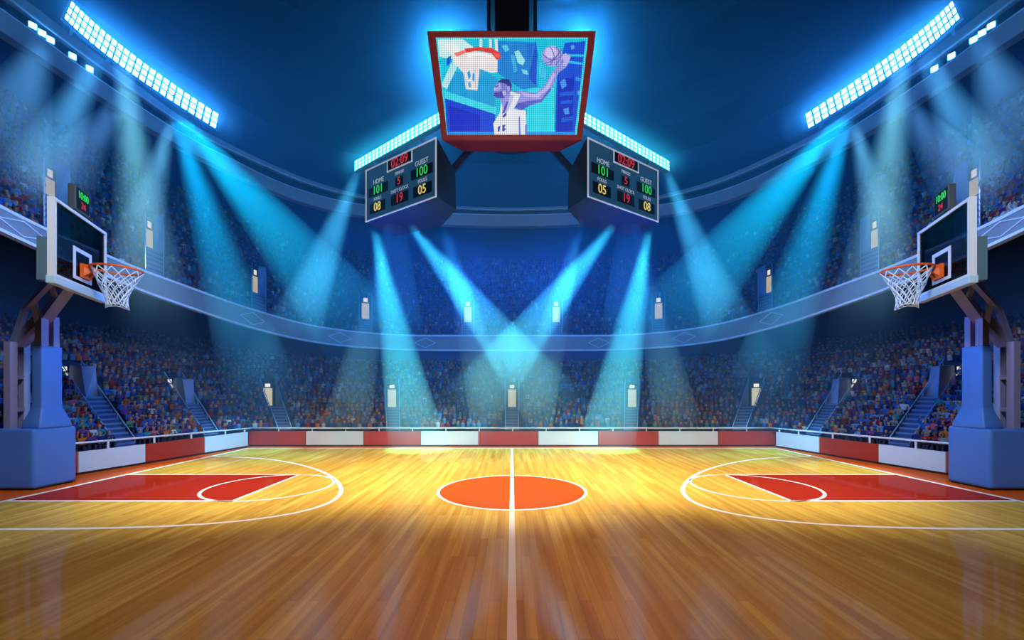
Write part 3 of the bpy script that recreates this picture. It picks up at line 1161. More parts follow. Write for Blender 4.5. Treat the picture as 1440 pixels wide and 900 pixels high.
PIC = [
    ((15, 195, 225), [(84, 203), (929, 203), (867, 750), (141, 750)]),
    ((40, 215, 235), [(600, 480), (745, 480), (745, 745), (590, 745)]),
    ((25, 130, 215), [(430, 225), (640, 230), (650, 480), (560, 490), (430, 400), (400, 330)]),
    ((20, 85, 205), [(640, 215), (600, 430), (640, 470), (650, 300)]),
    ((20, 160, 220), [(330, 380), (430, 430), (410, 590), (150, 500), (180, 400)]),
    ((60, 215, 235), [(135, 498), (420, 590), (418, 640), (140, 540)]),
    ((12, 70, 215), [(140, 540), (418, 628), (412, 745), (150, 745)]),
    ((8, 45, 200), [(160, 580), (330, 630), (330, 720), (170, 720)]),
    ((15, 80, 215), [(755, 400), (800, 235), (920, 225), (905, 480), (872, 745), (745, 745)]),
    ((10, 50, 190), [(765, 440), (850, 420), (840, 720), (752, 730)]),
    ((70, 150, 240), [(770, 450), (800, 430), (810, 470), (785, 490)]),
    ((70, 150, 240), [(790, 600), (820, 590), (825, 625), (800, 630)]),
    ((40, 190, 235), [(800, 295), (915, 300), (915, 312), (800, 310)]),
    ((40, 190, 235), [(800, 330), (910, 345), (909, 357), (800, 345)]),
    ((30, 150, 230), [(860, 420), (905, 440), (900, 455), (858, 440)]),
    ((150, 225, 240), [(520, 285), (545, 275), (580, 330), (570, 360), (540, 345)]),
    ((120, 215, 240), [(560, 380), (590, 385), (600, 410), (570, 405)]),
    ((205, 238, 242), [(95, 215), (235, 212), (300, 262), (210, 330), (110, 312)]),
    ((235, 240, 240), [(130, 245), (180, 235), (240, 290), (190, 310)]),
    ((210, 235, 240), [(330, 207), (345, 207), (345, 265), (330, 265)]),
    ((210, 235, 240), [(382, 207), (398, 207), (398, 275), (382, 275)]),
    ((210, 235, 240), [(412, 207), (428, 207), (432, 300), (416, 290)]),
    ((185, 230, 240), [(118, 470), (185, 325), (222, 335), (150, 490)]),
    ((232, 226, 228), [(180, 300), (260, 272), (430, 300), (428, 395), (395, 400), (330, 378), (318, 498), (255, 490), (240, 400), (195, 350)]),
    ((30, 150, 215), [(262, 400), (275, 385), (282, 420), (270, 440)]),
    ((30, 150, 215), [(292, 400), (302, 405), (300, 450), (290, 440)]),
    ((60, 160, 215), [(340, 385), (360, 388), (330, 430), (326, 410)]),
    ((90, 165, 215), [(265, 455), (280, 450), (284, 480), (272, 482)]),
    ((225, 60, 55), [(245, 268), (320, 258), (395, 262), (445, 292), (447, 318), (425, 330), (395, 292), (320, 278), (255, 290)]),
    ((240, 120, 110), [(188, 292), (245, 276), (255, 290), (205, 312)]),
    ((250, 90, 80), [(405, 285), (440, 296), (440, 318), (415, 312)]),
    ((60, 215, 235), [(84, 203), (929, 203), (928, 214), (88, 214)]),
    ((60, 215, 235), [(84, 203), (98, 203), (156, 750), (141, 750)]),
    ((60, 215, 235), [(916, 203), (929, 203), (867, 750), (852, 750)]),
    ((40, 150, 235), [(156, 726), (852, 726), (850, 745), (156, 745)]),
    ((90, 200, 235), [(450, 250), (480, 245), (495, 275), (470, 285)]),
    ((60, 175, 230), [(500, 300), (520, 300), (540, 390), (520, 400)]),
    ((35, 110, 215), [(590, 250), (625, 240), (620, 300), (596, 330)]),
    ((70, 190, 235), [(660, 330), (690, 380), (700, 440), (665, 420)]),
    ((28, 95, 215), [(770, 510), (850, 500), (855, 520), (772, 532)]),
    ((28, 95, 215), [(775, 555), (840, 550), (838, 568), (775, 572)]),
    ((28, 95, 215), [(780, 650), (845, 640), (842, 664), (780, 672)]),
    ((90, 160, 240), [(830, 250), (850, 246), (852, 268), (834, 272)]),
    ((90, 160, 240), [(868, 500), (882, 498), (880, 520), (868, 522)]),
    ((20, 90, 215), [(150, 320), (175, 305), (168, 350), (148, 365)]),
    ((250, 250, 250), [(262, 300), (330, 290), (400, 305), (392, 316), (330, 304), (268, 314)]),
    ((190, 205, 225), [(240, 400), (246, 398), (268, 490), (262, 490)]),
    ((190, 205, 225), [(300, 385), (306, 385), (312, 495), (306, 495)]),
    # player
    ((150, 150, 228), [(500, 505), (560, 500), (640, 512), (690, 470), (728, 400), (765, 352), (785, 330), (815, 360), (800, 375), (765, 400), (722, 495), (672, 558), (600, 582), (560, 600), (505, 560)]),
    ((95, 100, 200), [(520, 585), (570, 560), (670, 545), (720, 480), (725, 495), (672, 560), (600, 584), (555, 612)]),
    ((188, 186, 242), [(560, 508), (640, 520), (695, 478), (735, 402), (748, 410), (708, 490), (650, 540), (575, 530)]),
    ((228, 232, 242), [(452, 560), (490, 500), (555, 520), (520, 600), (585, 610), (590, 745), (413, 745), (405, 680), (440, 625)]),
    ((150, 150, 225), [(435, 530), (490, 485), (505, 540), (462, 605), (452, 570)]),
    ((70, 80, 180), [(478, 560), (500, 560), (470, 620), (452, 628)]),
    ((80, 90, 200), [(515, 600), (545, 565), (590, 570), (578, 600), (540, 590)]),
    ((110, 120, 215), [(545, 640), (552, 640), (556, 745), (546, 745)]),
    ((120, 120, 210), [(580, 690), (590, 680), (592, 745), (580, 745)]),
    ((122, 126, 212), [(424, 458), (448, 437), (488, 440), (508, 468), (503, 505), (480, 522), (462, 546), (425, 540), (404, 524), (410, 500), (406, 490), (414, 478)]),
    ((160, 165, 235), [(420, 470), (445, 455), (450, 490), (430, 500), (412, 500), (408, 492), (416, 480)]),
    ((70, 78, 175), [(404, 524), (425, 512), (455, 500), (466, 540), (425, 541)]),
    ((45, 50, 140), [(428, 452), (452, 434), (490, 436), (508, 464), (504, 500), (486, 490), (482, 466), (455, 456)]),
    ((165, 165, 230), [(480, 476), (496, 474), (498, 496), (486, 504)]),
    ((40, 45, 130), [(416, 476), (434, 470), (436, 475), (418, 481)]),
    ((50, 55, 150), [(410, 512), (426, 508), (427, 513), (411, 517)]),
    ((190, 192, 245), [(408, 490), (414, 480), (420, 492), (414, 500)]),
    ((190, 190, 245), [(455, 505), (470, 498), (478, 520), (462, 530)]),
    ((185, 190, 235), [(500, 520), (520, 525), (500, 585), (470, 640), (460, 640), (480, 590)]),
    ((60, 70, 185), [(430, 700), (445, 690), (440, 725), (430, 725)]),
    ((60, 70, 185), [(455, 690), (475, 685), (465, 705), (478, 708), (462, 725), (455, 720)]),
    ((60, 70, 185), [(455, 640), (475, 620), (480, 632), (462, 650)]),
    ((165, 160, 232), [(730 + 57 * math.cos(a), 310 + 57 * math.sin(a)) for a in np.linspace(0, 2 * math.pi, 25)[:-1]]),
    ((205, 198, 245), [(722 + 34 * math.cos(a), 290 + 30 * math.sin(a)) for a in np.linspace(0, 2 * math.pi, 19)[:-1]]),
    ((185, 180, 240), [(775, 340), (790, 300), (806, 292), (812, 305), (826, 300), (830, 318), (818, 350), (800, 368), (780, 352)]),
    ((120, 130, 220), [(772, 345), (788, 318), (792, 340), (786, 356)]),
]


def arc_ribbon(fn, n=14, w=4):
    pts = [Vector(fn(t)) for t in np.linspace(0, 1, n)]
    out = []
    for a_, b_ in zip(pts[:-1], pts[1:]):
        d = (b_ - a_).normalized()
        q = Vector((-d.y, d.x)) * w / 2
        out.append([tuple(a_ + q), tuple(b_ + q), tuple(b_ - q), tuple(a_ - q)])
    return out


for fn in (lambda t: (690 + 92 * t, 350 - 78 * t + 18 * math.sin(math.pi * t)), lambda t: (676 + 108 * t, 300 + 28 * math.sin(math.pi * t) + 6 * t), lambda t: (715 + 24 * math.sin(math.pi * t), 256 + 108 * t), lambda t: (752 - 4 * t + 26 * math.sin(math.pi * t), 260 + 100 * t)):
    for q in arc_ribbon(fn):
        PIC.append(((85, 80, 165), q))
verts, faces, cols, uvs = [], [], [], []
for li, (c, poly) in enumerate(PIC):
    i0 = len(verts)
    for zx, zy in poly:
        verts.append(SP(590 + zx / 3.912, zy / 3.912, -.015 + .0004 * li))
        uvs.append(((zx - 88) / 11.45, (745 - zy) / 11.45))
    faces.append(tuple(range(i0, i0 + len(poly))))
    cols += [lin(*c)] * len(poly)
me = bpy.data.meshes.new('picture')
off = Vector(scr['_o'])
me.from_pydata([tuple(v - off) for v in verts], [], faces)
ca = me.color_attributes.new('pic', 'FLOAT_COLOR', 'CORNER')
ul = me.uv_layers.new(name='grid')
for p in me.polygons:
    for li in p.loop_indices:
        vi = me.loops[li].vertex_index
        ca.data[li].color = (*cols[vi], 1)
        ul.data[li].uv = uvs[vi]
me.materials.append(m_pic)
o = bpy.data.objects.new('picture', me)
C.objects.link(o)
o.parent = scr
o['label'] = 'glowing picture of a player, ball and hoop in blue dots'


# --- scoreboards
def scoreboard(sgn, side):
    near = W(611, 193, 13.0)
    nb = W(617, 277, 13.0)
    far = W(513, 240, 14.96)
    fb = W(519, 313, 14.96)
    near_x, far_x = -2.27, -5.07
    zt, zb = EYE + 7.655, EYE + 5.855

    def q(x, y, z):
        return Vector((sgn * x, y, z))
    # corners on plan
    N_ = (near_x, 13.0)
    Fp = (far_x, 14.96)
    root = thing('scoreboard', f'navy scoreboard with lit scores hanging on the {side} of the video screen', 'scoreboard', q((near_x + far_x) / 2, 14.4, zb), 'scoreboards under the roof')
    inner_b = (-1.80, 13.9)
    inner_t = (-1.84, 13.95)
    far_b = (-4.75, 16.3)
    taper = .22
    m = MB()
    A, B_, C_, D_ = q(*N_, zt), q(*Fp, zt), q(*Fp, zb), q(*N_, zb)
    it, ib = q(*inner_t, zt - .55), q(*inner_b, zb)
    ft, fbb = q(far_b[0], far_b[1], zt - .1), q(far_b[0] + .3, far_b[1], zb)
    ct, cb = q(-2.6, 15.4, zt - .3), q(-2.5, 15.3, zb)
    m.poly([A, B_, C_, D_], M_SBFACE)
    m.poly([A, D_, ib, it], M_SBSIDE)
    m.poly([B_, ft, fbb, C_], M_SBSIDE)
    m.poly([D_, C_, fbb, cb, ib], M_HUB)
    m.poly([A, it, ct, ft, B_], M_SBSIDE)
    m.poly([it, ib, cb, ct], M_SBSIDE)
    m.poly([ft, ct, cb, fbb], M_SBSIDE)
    m.build('body', root)
    # face frame of reference: left to right as read
    if sgn == 1:
        L0, R0 = Vector((Fp[0], Fp[1], 0)), Vector((N_[0], N_[1], 0))
    else:
        L0, R0 = Vector((-N_[0], N_[1], 0)), Vector((-Fp[0], Fp[1], 0))
    ux = (R0 - L0).normalized()
    Wd = (R0 - L0).length
    Ht = zt - zb
    n = Vector((ux.y, -ux.x, 0))

    def fp(u, v, o=0.0):
        p = L0 + ux * (u * Wd) + n * o
        p.z = zb + v * Ht
        return p

    def panel(name, u0, u1, v0, v1, material, parent=root, o0=0.0, o1=.012):
        mm = MB()
        mm.hexa([fp(u0, v0, o0), fp(u1, v0, o0), fp(u1, v0, o1), fp(u0, v0, o1), fp(u0, v1, o0), fp(u1, v1, o0), fp(u1, v1, o1), fp(u0, v1, o1)], material)
        return mm.build(name, parent)
    mm = MB()
    e = .012
    for u0, u1, v0, v1 in ((0, 1, 0, e * 1.6), (0, 1, 1 - e * 1.6, 1), (0, e, 0, 1), (1 - e, 1, 0, 1)):
        mm.hexa([fp(u0, v0, 0), fp(u1, v0, 0), fp(u1, v0, .03), fp(u0, v0, .03), fp(u0, v1, 0), fp(u1, v1, 0), fp(u1, v1, .03), fp(u0, v1, .03)], M_SBEDGE)
    u0, u1, v0 = .335, .69, .775
    for a in ((u0, u1, v0, v0 + .018), (u0, u0 + .01, v0, 1), (u1 - .01, u1, v0, 1)):
        mm.hexa([fp(a[0], a[2], 0), fp(a[1], a[2], 0), fp(a[1], a[2], .03), fp(a[0], a[2], .03), fp(a[0], a[3], 0), fp(a[1], a[3], 0), fp(a[1], a[3], .03), fp(a[0], a[3], .03)], M_SBEDGE)
    mm.build('edge_frame', root)

    def cell(name, body, u0, u1, v0, v1, size, material):
        p = panel(name, u0, u1, v0, v1, M_BLACK)
        text('digits', body, fp((u0 + u1) / 2, (v0 + v1) / 2, .018), ux, (0, 0, 1), size, material, p, condense=.92)
    cell('clock_display', '02:09', .345, .68, .795, .975, .40, M_RED)
    l1, r1 = ('08', '05') if sgn == 1 else ('05', '08')
    cell('home_display', '101', .05, .34, .445, .62, .40, M_GREEN)
    cell('home_fouls_display', l1, .07, .30, .12, .31, .40, M_YELLOW)
    cell('period_display', '5', .45, .56, .45, .61, .34, M_RED)
    cell('shot_clock_display', '19', .39, .63, .125, .315, .40, M_RED)
    cell('guest_display', '100', .67, .95, .445, .62, .40, M_GREEN)
    cell('guest_fouls_display', r1, .70, .94, .12, .31, .40, M_YELLOW)
    for body, u, v, sz in (('HOME', .20, .695, .22), ('GUEST', .81, .695, .22), ('PERIOD', .51, .685, .14), ('SHOT CLOCK', .51, .378, .15), ('FOULS', .185, .375, .15), ('FOULS', .82, .375, .15)):
        text('lettering', body, fp(u, v, .006), ux, (0, 0, 1), sz, M_LETTER, root, condense=.9)
    # hanger arm up to the hub
    mm = MB()
    mm.bar(q(-2.35, 14.9, zt - .35), q(-.9, 15.2, zt + 1.5), .2, .2, M_HUB)
    mm.build('hanger_arm', root)
    return root


scoreboard(1, 'left')
scoreboard(-1, 'right')


# ------------------------------------------------------------------ floodlight banks
def bank(top, bot, cols, rows, label, group, lens, gap=.17, posts=()):
    """top / bot: functions t -> point; the lamps face the viewer side"""
    c = (Vector(top(.5)) + Vector(bot(.5))) / 2
    root = thing('floodlight_bank', label, 'floodlight', c, group)
    nrm = (Vector(top(1)) - Vector(top(0))).cross(Vector(bot(.5)) - Vector(top(.5))).normalized()
    if nrm.dot(Vector((0, 10, 4)) - c) < 0:
        nrm = -nrm
    m = MB()
    n = 12
    e = .03
    A = [Vector(top(t)).lerp(Vector(bot(t)), -e) for t in np.linspace(-.01, 1.01, n)]
    B_ = [Vector(top(t)).lerp(Vector(bot(t)), 1 + e) for t in np.linspace(-.01, 1.01, n)]
    A2, B2 = [p - nrm * .14 for p in A], [p - nrm * .14 for p in B_]
    m.strip(A, B_, M_LAMP_FRAME)
    m.strip(B_, B2, M_LAMP_FRAME)
    m.strip(B2, A2, M_LAMP_FRAME)
    m.strip(A2, A, M_LAMP_FRAME)
    m.poly([A[0], B_[0], B2[0], A2[0]], M_LAMP_FRAME)
    m.poly([A[-1], B_[-1], B2[-1], A2[-1]], M_LAMP_FRAME)
    m.build('housing', root, recalc=False)
    for i in range(cols):
        for j in range(rows):
            t0, t1 = (i + gap / 2) / cols, (i + 1 - gap / 2) / cols
            v0, v1 = (j + gap / 2) / rows, (j + 1 - gap / 2) / rows
            pts = [Vector(top(t0)).lerp(Vector(bot(t0)), v0), Vector(top(t1)).lerp(Vector(bot(t1)), v0), Vector(top(t1)).lerp(Vector(bot(t1)), v1), Vector(top(t0)).lerp(Vector(bot(t0)), v1)]
            m = MB()
            f = [p + nrm * .03 for p in pts]
            g = [p + nrm * .002 for p in pts]
            if (f[1] - f[0]).cross(f[2] - f[1]).dot(nrm) < 0:
                f.reverse()
                g.reverse()
            m.poly(f, lens)
            for k in range(4):
                m.poly([f[k], g[k], g[(k + 1) % 4], f[(k + 1) % 4]], M_LAMP_FRAME)
            m.build('lamp', root, recalc=False)
    for a, b in posts:
        m = MB()
        m.bar(a, b, .10, .10, M_LAMP_FRAME)
        m.build('support', root)
    return root


for sgn, side in ((1, 'left'), (-1, 'right')):
    def quad(p0, pm, p1, t):
        # quadratic through three points at t = 0, .5, 1
        a, b, c = Vector(p0), Vector(pm), Vector(p1)
        return a * (2 * (t - .5) * (t - 1)) + b * (-4 * t * (t - 1)) + c * (2 * t * (t - .5))
    T0, Tm, T1 = W(100, 0, 18.4), W(192, 80, 20.9), W(308, 161, 24.6)
    B0, Bm, B1 = W(89, 26, 18.2), W(184, 104, 20.7), W(303.5, 182, 24.4)

    def top(t, sgn=sgn):
        p = quad(T0, Tm, T1, t)
        return (sgn * p.x, p.y, p.z)

    def bot(t, sgn=sgn):
        p = quad(B0, Bm, B1, t)
        return (sgn * p.x, p.y, p.z)
    posts = []
    for t in (.08, .36, .64, .92):
        b0 = Vector(bot(t)) + Vector((-sgn * .12, .12, 0))
        k = int(np.argmin(np.linalg.norm(ringP[:, :2] - np.array([[b0.x, b0.y]]), axis=1)))
        posts.append((b0, (ringP[k, 0] - sgn * .25, ringP[k, 1] + .1, EYE + ringP[k, 2] - .03)))
    bank(top, bot, 24, 3, f'long curved bank of dazzling floodlights above the roof ring on the {side}', 'floodlight banks under the roof', M_LAMP, .30, posts)

    def topc(t, sgn=sgn):
        p = W(499.5, 227, 17.65).lerp(W(622, 156, 14.6), t)
        return (sgn * p.x, p.y, p.z)

    def botc(t, sgn=sgn):
        p = W(499.5, 241, 17.6).lerp(W(622, 173, 14.55), t)
        return (sgn * p.x, p.y, p.z)
    posts = []
    for t, tx, ty in ((.25, -4.6, 16.0), (.8, -2.9, 14.95)):
        b0 = Vector(botc(t)) + Vector((0, .1, 0))
        posts.append((b0, (sgn * tx, ty, EYE + 7.45)))
    bank(topc, botc, 22, 3, f'slanting teal floodlight bank above the {side} scoreboard', 'floodlight banks over the scoreboards', M_LAMP_C, .28, posts)

    # small lamps in the ring recess
    for i, (px, py) in enumerate(((46, 36), (59, 46.5), (71, 56), (102, 79), (126, 97))):
        c = 720 + F * ringP[:, 0] / ringP[:, 1]
        x, y = np.interp(px, c, ringP[:, 0]), np.interp(px, c, ringP[:, 1])
        p = W(px, py, y)
        d = Vector((np.interp(px + 6, c, ringP[:, 0]) - x, np.interp(px + 6, c, ringP[:, 1]) - y, 0)).normalized()
        z6 = Vector((0, 0, 1))
        nr = Vector((d.y, -d.x, 0))
        wh = ['topmost', 'second from top', 'third from top', 'fourth from top', 'lowest']
        t = thing('ring_lamp', f'small square lamp in the {side} roof ring recess, {wh[i]} of five', 'spotlight', (sgn * p.x, p.y, p.z), f'small lamps in the {side} roof ring')
        s = .105

        def bx8(mb, e, o0, o1, material, sgn=sgn):
            v = []
            for zz in (-e, e):
                for a, b in ((-e, o0), (e, o0), (e, o1), (-e, o1)):
                    q = p + d * a + nr * b + z6 * zz
                    v.append((sgn * q.x, q.y, q.z))
            mb.hexa(v, material)
        m = MB()
        bx8(m, s + .04, -.36, .0, M_LAMP_FRAME)
        m.build('housing', t)
        m = MB()
        bx8(m, s, .0, .03, M_LAMP_S)
        m.build('lens', t)

    # lamp behind the upper corner of the video screen
    t = thing('hub_floodlight', f'blue floodlight glowing behind the upper {side} corner of the screen', 'floodlight', (sgn * -2.30, 14.9, EYE + 11.8), 'floodlights behind the screen')
    cpt = Vector((sgn * -2.30, 14.9, EYE + 12.05))
    m = MB()
    m.tube([cpt + Vector((0, 0, z)) for z in (-.26, -.2, -.07, .07, .2, .26)], .2, M_LAMP_B, 16, rads=[.08, .2, .27, .27, .2, .08])
    m.build('bulb', t, smooth=True)
    m = MB()
    m.bar(cpt + Vector((0, 0, -.2)), (sgn * -.4, 14.9, EYE + 9.5), .12, .12, M_LAMP_FRAME)
    m.build('arm', t)

# ------------------------------------------------------------------ spectators
SHIRTS = [('navy', (.012, .03, .16), 20), ('blue', (.03, .11, .50), 24), ('sky blue', (.10, .33, .72), 14), ('white', (.62, .68, .76), 7), ('teal', (.03, .25, .32), 7), ('dark red', (.30, .018, .03), 13), ('orange', (.60, .15, .03), 7), ('purple', (.14, .04, .30), 8), ('grey', (.22, .24, .30), 6), ('pink', (.55, .12, .24), 3), ('green', (.12, .32, .18), 2)]
SW = np.array([s[2] for s in SHIRTS], float)
SW /= SW.sum()
SKINS = np.array([(.42, .22, .14), (.30, .14, .08), (.50, .30, .20), (.16, .07, .04)]) * .6
HAIRS = np.array([(.02, .015, .012), (.06, .03, .015), (.10, .06, .02), (.03, .02, .02)])
SPC = 0.232
seats = []   # x, y, z, angle, tier, row, s, shirt
for tier, ai, tn in ((low, low_ai, 'lower'), (upp, up_ai, 'upper')):
    for k in range(27):
        d = k * ROW + ROW * .55 + (.22 if tn == 'upper' else 0)
        ss = np.linspace(tier.S[0], tier.S[-1], 1200)
        P = np.array([tier.at(s, d) for s in ss])
        if tn == 'upper' and d > UP_D:
            continue
        L = np.r_[0, np.cumsum(np.linalg.norm(np.diff(P[:, :2], axis=0), axis=1))]
        for l in np.arange(rng.uniform(0, SPC), L[-1], SPC):
            s = float(np.interp(l, L, ss))
            if tn == 'lower' and d > low_d_max(s) - .1:
                continue
            w_ = .10
            if any(q[0] - w_ < s < q[1] + w_ and d < q[3] + .25 for q in ai):
                continue
            if rng.random() < .05:
                continue
            p = tier.at(s, d - ROW * .05)
            f = tier.front(s)
            p[2] = f[2] + tier.slope * k * ROW + .14
            seats.append([p[0] + rng.normal(0, .012), p[1] + rng.normal(0, .012), p[2] + rng.normal(0, .015), float(f[3]), tn, k, s, int(rng.choice(len(SHIRTS), p=SW))])

# nearest visible ones become individuals
bpy.context.view_layer.update()
dg = bpy.context.evaluated_depsgraph_get()
org = Vector((0, 0, EYE))
order = sorted(range(len(seats)), key=lambda i: seats[i][1])
chosen = {'lower': [], 'upper': []}
for i in order:
    x, y, z, a, tn, k, s, c = seats[i]
    if len(chosen['lower']) + len(chosen['upper']) >= 298:
        break
    px, py = 720 + F * x / y, HOR - F * (z + .3 - EYE) / y
    if not (4 < px < 1436 and 4 < py < 896):
        continue
    if len(chosen[tn]) >= 170:
        continue
    t = Vector((x, y, z + .33))
    d = t - org
    hit, loc, *_ = SC.ray_cast(dg, org, d.normalized(), distance=d.length - .05)
    if hit:
        continue
    chosen[tn].append(i)
picked = chosen['lower'] + chosen['upper']
pset = set(picked)

# --- crowd: everyone further away, one object
TPL_R = [(0.0, .085, .075), (.13, .10, .075), (.205, .115, .062), (.235, .042, .04), (.262, .05, .055), (.305, .058, .062), (.345, .04, .045)]
NS = 5
tv = []
for z, rx, ry in TPL_R:
    for q in range(NS):
        an = 2 * math.pi * (q + .5) / NS
        tv.append((rx * math.cos(an), ry * math.sin(an), z))
tv.append((0, 0, .362))
# knees forward
tv = np.array(tv)
tf = []
for r in range(len(TPL_R) - 1):
    for q in range(NS):
        tf.append((r * NS + q, r * NS + (q + 1) % NS, (r + 1) * NS + (q + 1) % NS, (r + 1) * NS + q))
cap = [((len(TPL_R) - 1) * NS + q, (len(TPL_R) - 1) * NS + (q + 1) % NS, len(tv) - 1) for q in range(NS)]
rest = [s for i, s in enumerate(seats) if i not in pset]
N = len(rest)
pos = np.array([s[:3] for s in rest])
ang = np.array([s[3] for s in rest]) + rng.normal(0, .25, N)
scl = rng.uniform(.9, 1.12, N)
ca_, sa_ = np.cos(ang), np.sin(ang)
V = tv[None] * scl[:, None, None]
V = np.stack([V[..., 0] * ca_[:, None] - V[..., 1] * sa_[:, None], V[..., 0] * sa_[:, None] + V[..., 1] * ca_[:, None], V[..., 2]], -1) + pos[:, None]
nv = len(tv)
sh = np.array([SHIRTS[s[7]][1] for s in rest]) * rng.uniform(.32, .62, (N, 1))
sk = SKINS[rng.integers(0, 4, N)]
hr = HAIRS[rng.integers(0, 4, N)]
colv = np.ones((N, nv, 4), np.float32)
colv[:, :3 * NS, :3] = sh[:, None]
colv[:, 3 * NS:5 * NS + NS, :3] = sk[:, None]
colv[:, 6 * NS:, :3] = hr[:, None]
quads = np.array(tf)[None] + (np.arange(N) * nv)[:, None, None]
tris = np.array(cap)[None] + (np.arange(N) * nv)[:, None, None]
nq, ntri = N * len(tf), N * len(cap)
me = bpy.data.meshes.new('crowd')
me.vertices.add(N * nv)
me.vertices.foreach_set('co', V.reshape(-1).astype(np.float32))
loops = np.r_[quads.reshape(-1), tris.reshape(-1)].astype(np.int32)
me.loops.add(len(loops))
me.loops.foreach_set('vertex_index', loops)
me.polygons.add(nq + ntri)
st = np.r_[np.arange(nq) * 4, nq * 4 + np.arange(ntri) * 3].astype(np.int32)
me.polygons.foreach_set('loop_start', st)
me.polygons.foreach_set('use_smooth', np.ones(nq + ntri, bool))
me.update(calc_edges=True)
me.validate()
cat_ = me.color_attributes.new('crowd_colour', 'FLOAT_COLOR', 'POINT')
cat_.data.foreach_set('color', colv.reshape(-1))
m_cr = bpy.data.materials.new('crowd_clothes')
m_cr.use_nodes = True
b = m_cr.node_tree.nodes['Principled BSDF']
b.inputs['Roughness'].default_value = .8
b.inputs['Specular IOR Level'].default_value = .1
at = m_cr.node_tree.nodes.new('ShaderNodeAttribute')
at.attribute_name = 'crowd_colour'
m_cr.node_tree.links.new(at.outputs['Color'], b.inputs['Base Color'])
me.materials.append(m_cr)
o = bpy.data.objects.new('crowd', me)
C.objects.link(o)
tag(o, 'dense crowd of seated spectators filling both stands', 'crowd', kind='stuff')


# --- individuals: one continuous skinned body per pose, colours by object
def obj_colour_mat():
    m_ = bpy.data.materials.new('spectator_shirt')
    m_.use_nodes = True
    nt = m_.node_tree
    oi = nt.nodes.new('ShaderNodeObjectInfo')
    bb_ = nt.nodes['Principled BSDF']
    bb_.inputs['Roughness'].default_value = .8
    bb_.inputs['Specular IOR Level'].default_value = .1
    nt.links.new(oi.outputs['Color'], bb_.inputs['Base Color'])
    return m_


def random_mat(name, cols):
    m_ = bpy.data.materials.new(name)
    m_.use_nodes = True
    nt = m_.node_tree
    oi = nt.nodes.new('ShaderNodeObjectInfo')
    r = nt.nodes.new('ShaderNodeValToRGB')
    r.color_ramp.interpolation = 'CONSTANT'
    while len(r.color_ramp.elements) < len(cols):
        r.color_ramp.elements.new(.5)
    for i, c in enumerate(cols):
        r.color_ramp.elements[i].position = i / len(cols)
        r.color_ramp.elements[i].color = (*c, 1)
    nt.links.new(oi.outputs['Random'], r.inputs['Fac'])
    bb_ = nt.nodes['Principled BSDF']
    bb_.inputs['Roughness'].default_value = .7
    nt.links.new(r.outputs['Color'], bb_.inputs['Base Color'])
    return m_


M_SHIRT, M_SKIN, M_HAIR = obj_colour_mat(), random_mat('spectator_skin', SKINS), random_mat('spectator_hair', HAIRS)
M_TROUSER = mat('spectator_trousers', (.015, .02, .05), .8)


